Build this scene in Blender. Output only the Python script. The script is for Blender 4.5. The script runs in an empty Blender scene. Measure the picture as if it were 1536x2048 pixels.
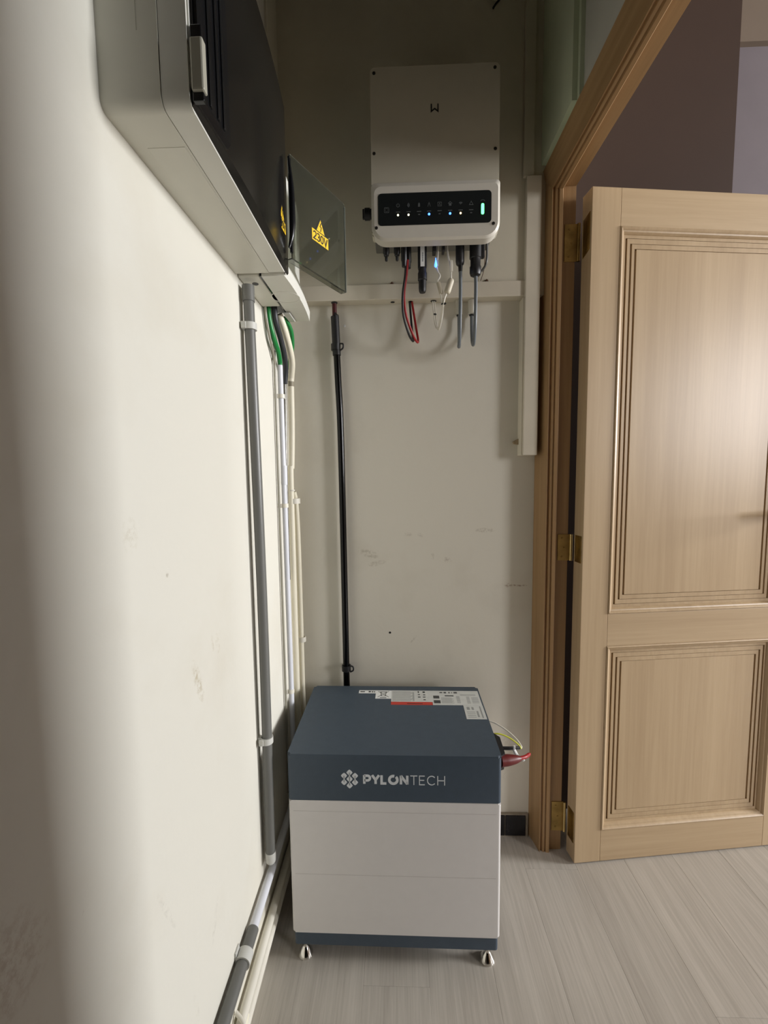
import bpy, bmesh, math, random
from mathutils import Vector, Matrix
random.seed(7)
S = bpy.context.scene
COL = S.collection

# ------------------------------------------------------------------ camera, light, exposure
cam = bpy.data.cameras.new('camera')
cam.sensor_fit = 'VERTICAL'; cam.sensor_height = 24.0
cam.lens = 867.33 / 2048 * 24.0
cam.clip_start = 0.02
co = bpy.data.objects.new('camera', cam); COL.objects.link(co)
PITCH, YAW, ROLL = 0.0873, 0.034, -0.0126
F = Vector((-math.sin(YAW) * math.cos(PITCH), math.cos(YAW) * math.cos(PITCH), -math.sin(PITCH)))
R0 = Vector((math.cos(YAW), math.sin(YAW), 0)); U0 = R0.cross(F)
RT = R0 * math.cos(ROLL) + U0 * math.sin(ROLL); UP = U0 * math.cos(ROLL) - R0 * math.sin(ROLL)
M = Matrix((RT, UP, -F)).transposed().to_4x4(); M.translation = (0, 0, 1.0757)
co.matrix_world = M
S.camera = co

w = bpy.data.worlds.new('world'); S.world = w; w.use_nodes = True
w.node_tree.nodes['Background'].inputs[0].default_value = (0.75, 0.85, 1.0, 1)
w.node_tree.nodes['Background'].inputs[1].default_value = 0.6


def area(name, loc, rot, sx, sy, power, col):
    l = bpy.data.lights.new(name, 'AREA'); l.shape = 'RECTANGLE'; l.size = sx; l.size_y = sy
    l.energy = power; l.color = col
    o = bpy.data.objects.new(name, l); COL.objects.link(o)
    o.location = loc; o.rotation_euler = rot
    return o


# daylight coming in through the tall window of the room beyond the door (window_1)
area('window_daylight', (5.95, 0.62, 1.85), (0, math.radians(90), 0), 1.3, 1.05, 355, (0.97, 0.98, 1.0))
# daylight through the second window of that room (window_2), in its front wall
area('front_window_daylight', (5.00, -1.97, 1.85), (math.radians(90), 0, 0), 1.7, 1.4, 180, (0.99, 0.98, 1.0))

S.view_settings.view_transform = 'Standard'; S.view_settings.look = 'None'
S.view_settings.exposure = 0.0; S.view_settings.gamma = 1.0
S.view_settings.use_curve_mapping = False
S.cycles.max_bounces = 12; S.cycles.diffuse_bounces = 8; S.cycles.transmission_bounces = 8
S.cycles.transparent_max_bounces = 12
S.cycles.use_denoising = True
S.cycles.sample_clamp_indirect = 4


# ------------------------------------------------------------------ materials
def lin(r, g, b):
    f = lambda c: (c / 255 / 12.92) if c <= 10 else ((c / 255 + 0.055) / 1.055) ** 2.4
    return (f(r), f(g), f(b), 1)


def mat(name, col, rough=0.5, metal=0.0, var=0.0, vscale=8.0, bump=0.0, bscale=60.0, spec=0.5, stretch=(1, 1, 1),
        emit=None, estr=0.0, trans=0.0, ior=1.45, coat=0.0, rnd=0.0):
    m = bpy.data.materials.new(name); m.use_nodes = True
    nt = m.node_tree; N = nt.nodes; L = nt.links
    b = N['Principled BSDF']
    b.inputs['Base Color'].default_value = col
    b.inputs['Roughness'].default_value = rough
    b.inputs['Metallic'].default_value = metal
    b.inputs['Specular IOR Level'].default_value = spec
    b.inputs['IOR'].default_value = ior
    b.inputs['Coat Weight'].default_value = coat
    if trans: b.inputs['Transmission Weight'].default_value = trans
    if emit:
        b.inputs['Emission Color'].default_value = emit; b.inputs['Emission Strength'].default_value = estr
    tc = N.new('ShaderNodeTexCoord'); mp = N.new('ShaderNodeMapping'); mp.inputs['Scale'].default_value = stretch
    L.new(tc.outputs['Object'], mp.inputs['Vector'])
    if var or rnd:
        n = N.new('ShaderNodeTexNoise'); n.inputs['Scale'].default_value = vscale; n.inputs['Detail'].default_value = 6
        L.new(mp.outputs[0], n.inputs['Vector'])
        mr = N.new('ShaderNodeMapRange'); mr.inputs[1].default_value = 0.3; mr.inputs[2].default_value = 0.7
        mr.inputs[3].default_value = 1 - var; mr.inputs[4].default_value = 1 + var
        L.new(n.outputs[0], mr.inputs[0])
        src = mr.outputs[0]
        if rnd:
            oi = N.new('ShaderNodeObjectInfo'); m2 = N.new('ShaderNodeMapRange')
            m2.inputs[3].default_value = 1 - rnd; m2.inputs[4].default_value = 1 + rnd
            L.new(oi.outputs['Random'], m2.inputs[0])
            mu = N.new('ShaderNodeMath'); mu.operation = 'MULTIPLY'
            L.new(src, mu.inputs[0]); L.new(m2.outputs[0], mu.inputs[1]); src = mu.outputs[0]
        mx = N.new('ShaderNodeVectorMath'); mx.operation = 'SCALE'; mx.inputs[0].default_value = col[:3]
        L.new(src, mx.inputs['Scale']); L.new(mx.outputs[0], b.inputs['Base Color'])
    if bump:
        n2 = N.new('ShaderNodeTexNoise'); n2.inputs['Scale'].default_value = bscale; n2.inputs['Detail'].default_value = 5
        L.new(mp.outputs[0], n2.inputs['Vector'])
        bp = N.new('ShaderNodeBump'); bp.inputs['Strength'].default_value = bump; bp.inputs['Distance'].default_value = 0.002
        L.new(n2.outputs[0], bp.inputs['Height']); L.new(bp.outputs[0], b.inputs['Normal'])
    return m


def plaster(name, col, stain, amount=0.5, scratch=0.6, marks=()):
    """Painted plaster: fine relief, blotchy stains and a few dark scuffs with a shape of their own."""
    m = mat(name, col, 0.62, bump=0.25, bscale=45)
    nt = m.node_tree; N = nt.nodes; L = nt.links; b = N['Principled BSDF']
    tc = N.new('ShaderNodeTexCoord')
    n = N.new('ShaderNodeTexNoise'); n.inputs['Scale'].default_value = 3.2; n.inputs['Detail'].default_value = 5
    n.inputs['Roughness'].default_value = 0.6
    L.new(tc.outputs['Object'], n.inputs['Vector'])
    r = N.new('ShaderNodeMapRange'); r.inputs[1].default_value = 0.52; r.inputs[2].default_value = 0.74; r.inputs[4].default_value = amount
    L.new(n.outputs[0], r.inputs[0])
    mx = N.new('ShaderNodeMix'); mx.data_type = 'RGBA'
    L.new(r.outputs[0], mx.inputs['Factor']); mx.inputs['A'].default_value = col; mx.inputs['B'].default_value = stain
    # scuffs: thin islands of a stretched noise
    mp = N.new('ShaderNodeMapping'); mp.inputs['Scale'].default_value = (9, 9, 5); mp.inputs['Rotation'].default_value = (0.5, 0.4, 0)
    L.new(tc.outputs['Object'], mp.inputs['Vector'])
    n2 = N.new('ShaderNodeTexNoise'); n2.inputs['Scale'].default_value = 1.6; n2.inputs['Detail'].default_value = 8; n2.inputs['Roughness'].default_value = 0.7
    L.new(mp.outputs[0], n2.inputs['Vector'])
    r2 = N.new('ShaderNodeMapRange'); r2.inputs[1].default_value = 0.72; r2.inputs[2].default_value = 0.77; r2.inputs[4].default_value = scratch
    L.new(n2.outputs[0], r2.inputs[0])
    mx2 = N.new('ShaderNodeMix'); mx2.data_type = 'RGBA'
    L.new(r2.outputs[0], mx2.inputs['Factor']); L.new(mx.outputs['Result'], mx2.inputs['A'])
    mx2.inputs['B'].default_value = (stain[0] * 0.45, stain[1] * 0.42, stain[2] * 0.36, 1)
    last = mx2.outputs['Result']
    # single smears at fixed places on the wall, broken up by noise
    n4 = N.new('ShaderNodeTexNoise'); n4.inputs['Scale'].default_value = 110; n4.inputs['Detail'].default_value = 7; n4.inputs['Roughness'].default_value = 0.75
    L.new(tc.outputs['Object'], n4.inputs['Vector'])
    for (c, size, tilt, stren, dark) in marks:
        mp = N.new('ShaderNodeMapping'); mp.vector_type = 'TEXTURE'
        mp.inputs['Location'].default_value = c; mp.inputs['Scale'].default_value = size; mp.inputs['Rotation'].default_value = tilt
        L.new(tc.outputs['Object'], mp.inputs['Vector'])
        g = N.new('ShaderNodeTexGradient'); g.gradient_type = 'SPHERICAL'; L.new(mp.outputs[0], g.inputs['Vector'])
        rr = N.new('ShaderNodeMapRange'); rr.inputs[1].default_value = 0.46; rr.inputs[2].default_value = 0.60; rr.inputs[4].default_value = stren
        L.new(n4.outputs[0], rr.inputs[0])
        sq = N.new('ShaderNodeMath'); sq.operation = 'SQRT'; L.new(g.outputs['Fac'], sq.inputs[0])
        mu = N.new('ShaderNodeMath'); mu.operation = 'MULTIPLY'; L.new(rr.outputs[0], mu.inputs[0]); L.new(sq.outputs[0], mu.inputs[1])
        mm = N.new('ShaderNodeMix'); mm.data_type = 'RGBA'; L.new(mu.outputs[0], mm.inputs['Factor']); L.new(last, mm.inputs['A'])
        mm.inputs['B'].default_value = dark; last = mm.outputs['Result']
    L.new(last, b.inputs['Base Color'])
    return m


def wood(name, col, dark, axis='Z', rough=0.42, rnd=0.0, fine=1.0, contrast=0.5, bump=0.08, broad=1.0):
    m = bpy.data.materials.new(name); m.use_nodes = True
    nt = m.node_tree; N = nt.nodes; L = nt.links; b = N['Principled BSDF']
    b.inputs['Roughness'].default_value = rough
    tc = N.new('ShaderNodeTexCoord'); mp = N.new('ShaderNodeMapping')
    sc = {'X': (1.2, 40, 40), 'Y': (40, 1.2, 40), 'Z': (40, 40, 1.2)}[axis]
    mp.inputs['Scale'].default_value = [s * fine for s in sc]
    oi = N.new('ShaderNodeObjectInfo')
    ad = N.new('ShaderNodeVectorMath'); ad.operation = 'MULTIPLY_ADD'
    cx = N.new('ShaderNodeCombineXYZ')
    for k in range(3): L.new(oi.outputs['Random'], cx.inputs[k])
    ad.inputs[1].default_value = (7, 7, 7)
    L.new(cx.outputs[0], ad.inputs[0]); L.new(tc.outputs['Object'], ad.inputs[2])
    L.new(ad.outputs[0], mp.inputs['Vector'])
    n = N.new('ShaderNodeTexNoise'); n.inputs['Scale'].default_value = 2.2; n.inputs['Detail'].default_value = 7; n.inputs['Roughness'].default_value = 0.65
    n.inputs['Distortion'].default_value = 0.3
    L.new(mp.outputs[0], n.inputs['Vector'])
    n3 = N.new('ShaderNodeTexNoise'); n3.inputs['Scale'].default_value = 0.35; n3.inputs['Detail'].default_value = 3
    L.new(mp.outputs[0], n3.inputs['Vector'])
    av = N.new('ShaderNodeMath'); av.operation = 'MULTIPLY_ADD'; av.inputs[1].default_value = broad
    of = N.new('ShaderNodeMath'); of.operation = 'ADD'; of.inputs[1].default_value = 0.5 * (1 - broad)
    L.new(n.outputs[0], of.inputs[0]); L.new(n3.outputs[0], av.inputs[0]); L.new(of.outputs[0], av.inputs[2])
    r = N.new('ShaderNodeMapRange'); r.inputs[1].default_value = 0.72; r.inputs[2].default_value = 1.28
    r.inputs[3].default_value = 0; r.inputs[4].default_value = 1
    L.new(av.outputs[0], r.inputs[0])
    mx = N.new('ShaderNodeMix'); mx.data_type = 'RGBA'
    a = tuple(c + (d - c) * contrast * 0.5 for c, d in zip(col, dark))
    L.new(r.outputs[0], mx.inputs['Factor']); mx.inputs['A'].default_value = tuple(c + (d - c) * contrast for c, d in zip(col, dark))
    mx.inputs['B'].default_value = col
    src = mx.outputs['Result']
    if rnd:
        m2 = N.new('ShaderNodeMapRange'); m2.inputs[3].default_value = 1 - rnd; m2.inputs[4].default_value = 1 + rnd
        L.new(oi.outputs['Random'], m2.inputs[0])
        vs = N.new('ShaderNodeVectorMath'); vs.operation = 'SCALE'; L.new(src, vs.inputs[0]); L.new(m2.outputs[0], vs.inputs['Scale'])
        src = vs.outputs[0]
    L.new(src, b.inputs['Base Color'])
    bp = N.new('ShaderNodeBump'); bp.inputs['Strength'].default_value = bump; bp.inputs['Distance'].default_value = 0.001
    L.new(n.outputs[0], bp.inputs['Height']); L.new(bp.outputs[0], b.inputs['Normal'])
    return m


WALL = plaster('wall_paint', (0.71, 0.69, 0.61, 1), (0.58, 0.53, 0.42, 1), 0.35, 0.35, marks=(
    ((-0.3025, 0.615, 0.770), (0.05, 0.012, 0.042), (0.35, 0, 0), 0.75, (0.42, 0.35, 0.22, 1)),
    ((-0.3025, 0.688, 0.800), (0.05, 0.008, 0.020), (0.2, 0, 0), 0.55, (0.46, 0.40, 0.28, 1)),
    ((-0.3025, 0.670, 0.805), (0.05, 0.005, 0.016), (0.1, 0, 0), 0.5, (0.46, 0.40, 0.28, 1)),
    ((-0.3025, 0.4746, 1.010), (0.05, 0.016, 0.022), (0, 0, 0), 0.40, (0.50, 0.45, 0.34, 1)),
    ((-0.3025, 0.547, 0.948), (0.05, 0.004, 0.0035), (0, 0, 0), 0.7, (0.30, 0.26, 0.18, 1)),
    ((-0.3025, 0.29, 0.70), (0.05, 0.040, 0.05), (0.5, 0, 0), 0.45, (0.40, 0.30, 0.22, 1)),
    ((-0.3025, 0.30, 0.60), (0.05, 0.025, 0.05), (0.3, 0, 0), 0.35, (0.42, 0.32, 0.24, 1)),
    ((-0.3025, 0.50, 0.52), (0.05, 0.005, 0.05), (0.4, 0, 0), 0.45, (0.45, 0.42, 0.36, 1)),
    ((-0.3025, 0.63, 0.36), (0.05, 0.007, 0.035), (-0.4, 0, 0), 0.45, (0.42, 0.40, 0.34, 1)),
    ((-0.3025, 0.56, 0.30), (0.05, 0.006, 0.030), (0.2, 0, 0), 0.35, (0.45, 0.42, 0.36, 1))))
WALLB = plaster('back_wall_paint', (0.70, 0.67, 0.58, 1), (0.55, 0.51, 0.42, 1), 0.45, 0.55, marks=(
    ((-0.0850, 1.2183, 0.850), (0.030, 0.05, 0.012), (0, 0.3, 0), 0.75, (0.32, 0.28, 0.20, 1)),
    ((-0.0650, 1.2183, 0.822), (0.028, 0.05, 0.008), (0, -0.2, 0), 0.7, (0.34, 0.30, 0.22, 1)),
    ((0.2419, 1.2183, 0.915), (0.030, 0.05, 0.007), (0, 0, 0), 0.75, (0.32, 0.27, 0.20, 1)),
    ((0.0596, 1.2183, 0.902), (0.010, 0.05, 0.006), (0, 0.6, 0), 0.7, (0.34, 0.30, 0.24, 1)),
    ((0.025, 1.2183, 0.905), (0.014, 0.05, 0.006), (0, 0, 0), 0.6, (0.34, 0.30, 0.24, 1)),
    ((0.137, 1.2183, 0.8306), (0.012, 0.05, 0.009), (0, 0.5, 0), 0.6, (0.36, 0.30, 0.24, 1)),
    ((0.095, 1.2183, 0.842), (0.006, 0.05, 0.010), (0, 0, 0), 0.6, (0.34, 0.30, 0.24, 1)),
    ((0.040, 1.2183, 0.60), (0.003, 0.05, 0.016), (0, 0.7, 0), 0.6, (0.36, 0.32, 0.25, 1)),
    ((0.330, 1.2183, 0.7562), (0.036, 0.05, 0.0035), (0, 0, 0), 1.0, (0.26, 0.17, 0.10, 1)),
    ((0.3075, 1.2183, 0.7575), (0.012, 0.05, 0.008), (0, 0, 0), 0.8, (0.34, 0.24, 0.16, 1)),
    ((0.300, 1.2183, 0.25), (0.03, 0.05, 0.10), (0, 0.2, 0), 0.45, (0.50, 0.45, 0.36, 1))))
PANEL = mat('panel_paint', (0.66, 0.62, 0.50, 1), 0.55, var=0.05, vscale=5, bump=0.12, bscale=30)
TRIMP = mat('trim_paint', (0.66, 0.61, 0.50, 1), 0.45, var=0.06, vscale=9, bump=0.1, bscale=25)
CEIL = mat('ceiling_paint', (0.24, 0.21, 0.17, 1), 0.8, var=0.03)
BROWN = mat('brown_wall_paint', lin(60, 42, 32), 0.7, var=0.04, bump=0.1)
LILAC = mat('pale_wall_paint', lin(114, 106, 110), 0.7, var=0.04, bump=0.1)
BEIGE = mat('beige_wall_paint', lin(116, 102, 88), 0.7, var=0.04, bump=0.1)
OAK = wood('door_oak', lin(188, 165, 132), lin(158, 133, 101), 'Z', 0.35, contrast=0.55)
OAKX = wood('door_oak_rail', lin(188, 165, 132), lin(158, 133, 101), 'X', 0.40, contrast=0.55)
FRAME = wood('frame_oak', lin(172, 140, 100), lin(130, 98, 62), 'Z', 0.42, contrast=0.7)
FRAMEY = wood('frame_oak_head', lin(172, 140, 100), lin(130, 98, 62), 'Y', 0.42, contrast=0.7)
PLANK = wood('floor_vinyl', lin(190, 184, 174), lin(148, 141, 131), 'Y', 0.38, rnd=0.03, contrast=0.75, bump=0.10, fine=2.2, broad=0.55)
SUB = mat('floor_base', lin(150, 139, 126), 0.9, var=0.05)
TILE = mat('black_tile', (0.012, 0.012, 0.014, 1), 0.25, var=0.3, vscale=30)
GROUT = mat('tile_grout', (0.30, 0.26, 0.20, 1), 0.9, var=0.15, vscale=40)
BOXP = mat('box_plastic', lin(214, 212, 200), 0.42, var=0.02, vscale=20)
BOXP2 = mat('box_cover_plastic', lin(222, 221, 212), 0.40, var=0.02, vscale=20)
SMOKE = mat('smoked_plastic', (0.012, 0.011, 0.010, 1), 0.14, var=0.2, vscale=6)
BLKF = mat('black_plastic_frame', (0.008, 0.008, 0.009, 1), 0.22, var=0.1)
FLAP = mat('clear_smoked_flap', (0.37, 0.385, 0.32, 1), 0.05, trans=0.95, ior=1.35, var=0.05, vscale=12)
GREYH = mat('grey_handle', lin(168, 165, 150), 0.4, var=0.05)
YEL = mat('warning_yellow', lin(240, 196, 40), 0.45, var=0.03)
BLACK = mat('print_black', (0.01, 0.01, 0.01, 1), 0.5, var=0.05)
INV = mat('inverter_white', lin(205, 200, 188), 0.45, var=0.02, vscale=30, bump=0.03, bscale=300)
INVB = mat('inverter_body_paint', lin(190, 184, 166), 0.55, var=0.02, vscale=30, bump=0.03, bscale=300)
PANB = mat('display_black', (0.012, 0.014, 0.014, 1), 0.32, var=0.1)
ICON = mat('icon_grey', (0.10, 0.11, 0.11, 1), 0.5, var=0.05)
RUB = mat('black_rubber', (0.012, 0.012, 0.013, 1), 0.42, var=0.15, vscale=40)
RUBG = mat('black_gloss_pipe', (0.0015, 0.0015, 0.0018, 1), 0.16, var=0.15, vscale=15, spec=0.35)
RED = mat('red_insulation', lin(150, 26, 30), 0.38, var=0.08)
REDD = mat('dark_red_sleeve', lin(70, 18, 20), 0.5, var=0.08)
WCAB = mat('white_cable', lin(222, 218, 205), 0.42, var=0.03)
CREAM = mat('cream_pipe', lin(232, 226, 205), 0.42, var=0.03)
WHITEP = mat('bluish_white_pipe', lin(214, 216, 222), 0.36, var=0.03)
GREYC = mat('grey_cable', lin(104, 110, 114), 0.38, var=0.05)
GREYP = mat('grey_conduit', lin(104, 104, 100), 0.34, var=0.04)
GREYL = mat('light_grey_clip', lin(196, 196, 190), 0.4, var=0.04)
GREEN = mat('green_cable', lin(30, 128, 62), 0.34, var=0.06)
DARKC = mat('dark_grey_cable', lin(48, 50, 54), 0.42, var=0.1)
CLEAR = mat('clear_sleeve', (0.80, 0.78, 0.70, 1), 0.2, trans=0.6, var=0.03)
FERR = mat('ferrite_cover', lin(190, 182, 162), 0.5, var=0.08)
BRASS = mat('old_brass', (0.36, 0.25, 0.09, 1), 0.36, metal=1.0, var=0.3, vscale=30)
BRASSL = mat('bright_brass', (0.62, 0.48, 0.22, 1), 0.3, metal=1.0, var=0.15, vscale=30)
STEEL = mat('chrome', (0.72, 0.70, 0.66, 1), 0.12, metal=1.0, var=0.05)
SCREW = mat('dark_screw', (0.06, 0.055, 0.05, 1), 0.4, metal=0.6, var=0.1)
SLATE = mat('slate_paint', lin(63, 75, 87), 0.50, var=0.05, vscale=60, bump=0.05, bscale=500)
MODW = mat('module_white', lin(212, 209, 206), 0.42, var=0.015, vscale=40, bump=0.03, bscale=400)
SILV = mat('silver_print', lin(206, 210, 212), 0.5, var=0.03)
STICK = mat('white_sticker', lin(226, 228, 226), 0.4, var=0.04)
STICKG = mat('grey_sticker', lin(196, 198, 194), 0.4, var=0.05, vscale=60)
INKG = mat('grey_ink', lin(140, 142, 140), 0.5, var=0.1)
INKD = mat('dark_ink', lin(64, 66, 66), 0.5, var=0.1)
REDS = mat('red_sticker', lin(188, 60, 48), 0.45, var=0.05)
YGW = mat('yellow_green_wire', lin(210, 214, 70), 0.4, var=0.15, vscale=60)
LEDW = mat('led_yellow', (1, 0.95, 0.6, 1), 0.4, emit=(1, 0.93, 0.55, 1), estr=5, var=0.01)
LEDB = mat('led_blue', (0.2, 0.4, 1, 1), 0.4, emit=(0.05, 0.20, 1, 1), estr=4, var=0.01)
LEDO = mat('led_orange', (1, 0.75, 0.35, 1), 0.4, emit=(1, 0.70, 0.28, 1), estr=5, var=0.01)
LEDG = mat('led_green', (0.1, 1, 0.3, 1), 0.4, emit=(0.10, 1.0, 0.22, 1), estr=4, var=0.01)
GLASS = mat('window_glass', (0.95, 0.97, 0.97, 1), 0.02, trans=1.0, var=0.01)
RUST = mat('rusty_brown', lin(92, 64, 44), 0.7, var=0.2)


# ------------------------------------------------------------------ geometry helpers
INV_OF = {}


def thing(name, label, cat, loc=(0, 0, 0), rotz=0.0, group=None, kind=None):
    o = bpy.data.objects.new(name, None); COL.objects.link(o)
    o.location = loc; o.rotation_euler = (0, 0, rotz); o.empty_display_size = 0.05
    INV_OF[o.name] = (Matrix.Translation(loc) @ Matrix.Rotation(rotz, 4, 'Z')).inverted()
    return tag(o, label, cat, group, kind)


def tag(o, label=None, cat=None, group=None, kind=None):
    for k, v in (('label', label), ('category', cat), ('group', group), ('kind', kind)):
        if v: o[k] = v
    return o


def obj(name, bm, m, parent=None, label=None, local=False, smooth=True, angle=0.7, kind=None):
    """Link a bmesh as one mesh object. Geometry is in world space unless local; parented parts keep their place."""
    if bm in BOXY: BOXY.discard(bm); angle = 0.3
    bmesh.ops.recalc_face_normals(bm, faces=bm.faces[:])
    me = bpy.data.meshes.new(name); bm.to_mesh(me); bm.free()
    me.materials.append(m)
    if smooth:
        me.polygons.foreach_set('use_smooth', [True] * len(me.polygons))
        me.set_sharp_from_angle(angle=angle)
    o = bpy.data.objects.new(name, me); COL.objects.link(o)
    if parent is not None:
        o.parent = parent
        top = parent
        while top.parent is not None: top = top.parent
        if not local and parent.type == 'EMPTY' and parent.name in INV_OF:
            o.matrix_parent_inverse = INV_OF[parent.name]
    if label: o['label'] = label
    if kind: o['kind'] = kind
    return o


BOXY = set()


def B():
    return bmesh.new()


def box(bm, x0, x1, y0, y1, z0, z1, bev=0.0, seg=2, xf=None):
    r = bmesh.ops.create_cube(bm, size=1.0)
    vs = r['verts']
    for v in vs:
        v.co = Vector((x0 + (v.co.x + .5) * (x1 - x0), y0 + (v.co.y + .5) * (y1 - y0), z0 + (v.co.z + .5) * (z1 - z0)))
    es = list({e for v in vs for e in v.link_edges})
    if bev:
        out = bmesh.ops.bevel(bm, geom=es, offset=bev, segments=seg, affect='EDGES', profile=0.5)
        vs = list({v for f in out['faces'] for v in f.verts} | {v for v in vs if v.is_valid})
    if xf:
        for v in vs: v.co = xf @ v.co
    return bm


def mbox(*a, **k):
    bm = box(B(), *a, **k); BOXY.add(bm); return bm


def prism(bm, pts, f, d0, d1):
    """Polygon pts (u,v) swept from d0 to d1; f(u,v,d) gives the point in space."""
    a = [bm.verts.new(f(u, v, d0)) for u, v in pts]
    b = [bm.verts.new(f(u, v, d1)) for u, v in pts]
    n = len(pts)
    bm.faces.new(a); bm.faces.new(b[::-1])
    for i in range(n):
        bm.faces.new((a[i], b[i], b[(i + 1) % n], a[(i + 1) % n]))
    return bm


def rrect(u0, u1, v0, v1, r, seg=5):
    if not isinstance(r, (tuple, list)): r = (r,) * 4
    out = []
    for (cu, cv, a0, rr) in ((u1, v1, 0, r[0]), (u0, v1, 90, r[1]), (u0, v0, 180, r[2]), (u1, v0, 270, r[3])):
        cx = cu - rr if cu == u1 else cu + rr; cy = cv - rr if cv == v1 else cv + rr
        if rr == 0:
            out.append((cu, cv)); continue
        for k in range(seg + 1):
            t = math.radians(a0 + 90 * k / seg); out.append((cx + rr * math.cos(t), cy + rr * math.sin(t)))
    return out


def smooth_path(pts, n=8):
    P = [Vector(p) for p in pts]
    if len(P) < 3: return P
    out = []
    for i in range(len(P) - 1):
        p0 = P[i - 1] if i else P[0] * 2 - P[1]
        p1, p2 = P[i], P[i + 1]
        p3 = P[i + 2] if i + 2 < len(P) else P[-1] * 2 - P[-2]
        for k in range(n):
            t = k / n
            out.append(0.5 * ((2 * p1) + (p2 - p0) * t + (2 * p0 - 5 * p1 + 4 * p2 - p3) * t * t + (3 * p1 - p0 - 3 * p2 + p3) * t ** 3))
    out.append(P[-1])
    return out


def tube(bm, pts, r, seg=12, smooth=8, raw=False):
    """Swept round section; r a number or one radius per sample fraction [(t, r), ...]."""
    P = [Vector(p) for p in pts] if raw else smooth_path(pts, smooth)
    n = len(P)
    rad = (lambda t: r) if not isinstance(r, (list, tuple)) else None
    if rad is None:
        def rad(t):
            for (a, ra), (b_, rb) in zip(r, r[1:]):
                if t <= b_: return ra + (rb - ra) * (0 if b_ == a else max(0, (t - a)) / (b_ - a))
            return r[-1][1]
    T = [(P[min(i + 1, n - 1)] - P[max(i - 1, 0)]).normalized() for i in range(n)]
    ref = Vector((0, 0, 1)) if abs(T[0].z) < 0.9 else Vector((1, 0, 0))
    nrm = (ref - T[0] * ref.dot(T[0])).normalized()
    rings = []
    for i in range(n):
        nrm = (nrm - T[i] * nrm.dot(T[i])).normalized(); bn = T[i].cross(nrm)
        rr = rad(i / (n - 1))
        rings.append([bm.verts.new(P[i] + (nrm * math.cos(2 * math.pi * k / seg) + bn * math.sin(2 * math.pi * k / seg)) * rr) for k in range(seg)])
    for a, b in zip(rings, rings[1:]):
        for k in range(seg):
            bm.faces.new((a[k], a[(k + 1) % seg], b[(k + 1) % seg], b[k]))
    bm.faces.new(rings[0]); bm.faces.new(rings[-1][::-1])
    return bm


def mtube(pts, r, **k):
    return tube(B(), pts, r, **k)


def lathe(bm, prof, c, axis='Z', seg=24):
    """prof [(radius, height)] around an axis through c."""
    ax = {'Z': (Vector((1, 0, 0)), Vector((0, 1, 0)), Vector((0, 0, 1))), 'Y': (Vector((1, 0, 0)), Vector((0, 0, 1)), Vector((0, 1, 0))),
          'X': (Vector((0, 1, 0)), Vector((0, 0, 1)), Vector((1, 0, 0)))}[axis]
    c = Vector(c); rings = []
    for r, h in prof:
        rings.append([bm.verts.new(c + ax[2] * h + (ax[0] * math.cos(2 * math.pi * k / seg) + ax[1] * math.sin(2 * math.pi * k / seg)) * max(r, 1e-5)) for k in range(seg)])
    for a, b in zip(rings, rings[1:]):
        for k in range(seg):
            bm.faces.new((a[k], a[(k + 1) % seg], b[(k + 1) % seg], b[k]))
    bm.faces.new(rings[0]); bm.faces.new(rings[-1][::-1])
    return bm


def mlathe(prof, c, axis='Z', seg=24):
    return lathe(B(), prof, c, axis, seg)


def ribbon(bm, pts, wd, f, d=0.0004, closed=False):
    """A pen stroke of width wd along 2-D points, a hair thick, set in space by f(u, v, d)."""
    P = [Vector((p[0], p[1])) for p in pts]; n = len(P)
    L_, R_ = [], []
    for i in range(n):
        if closed: a, b = P[i - 1], P[(i + 1) % n]
        else: a, b = P[max(i - 1, 0)], P[min(i + 1, n - 1)]
        d1 = (P[i] - a).normalized() if (P[i] - a).length > 1e-9 else (b - P[i]).normalized()
        d2 = (b - P[i]).normalized() if (b - P[i]).length > 1e-9 else d1
        t = (d1 + d2).normalized() if (d1 + d2).length > 1e-6 else d1
        nr = Vector((-t.y, t.x)); k = 1 / max(0.35, abs(nr.dot(Vector((-d1.y, d1.x)))))
        L_.append(P[i] + nr * wd / 2 * k); R_.append(P[i] - nr * wd / 2 * k)
    for i in range(n if closed else n - 1):
        j = (i + 1) % n
        q = [L_[i], L_[j], R_[j], R_[i]]
        va = [bm.verts.new(f(p.x, p.y, 0)) for p in q]; vb = [bm.verts.new(f(p.x, p.y, d)) for p in q]
        bm.faces.new(va); bm.faces.new(vb[::-1])
        for k in range(4): bm.faces.new((va[k], vb[k], vb[(k + 1) % 4], va[(k + 1) % 4]))
    return bm


def arc(cx, cy, rx, ry, a0, a1, n=14):
    return [(cx + rx * math.cos(math.radians(a0 + (a1 - a0) * k / n)), cy + ry * math.sin(math.radians(a0 + (a1 - a0) * k / n))) for k in range(n + 1)]


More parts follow.
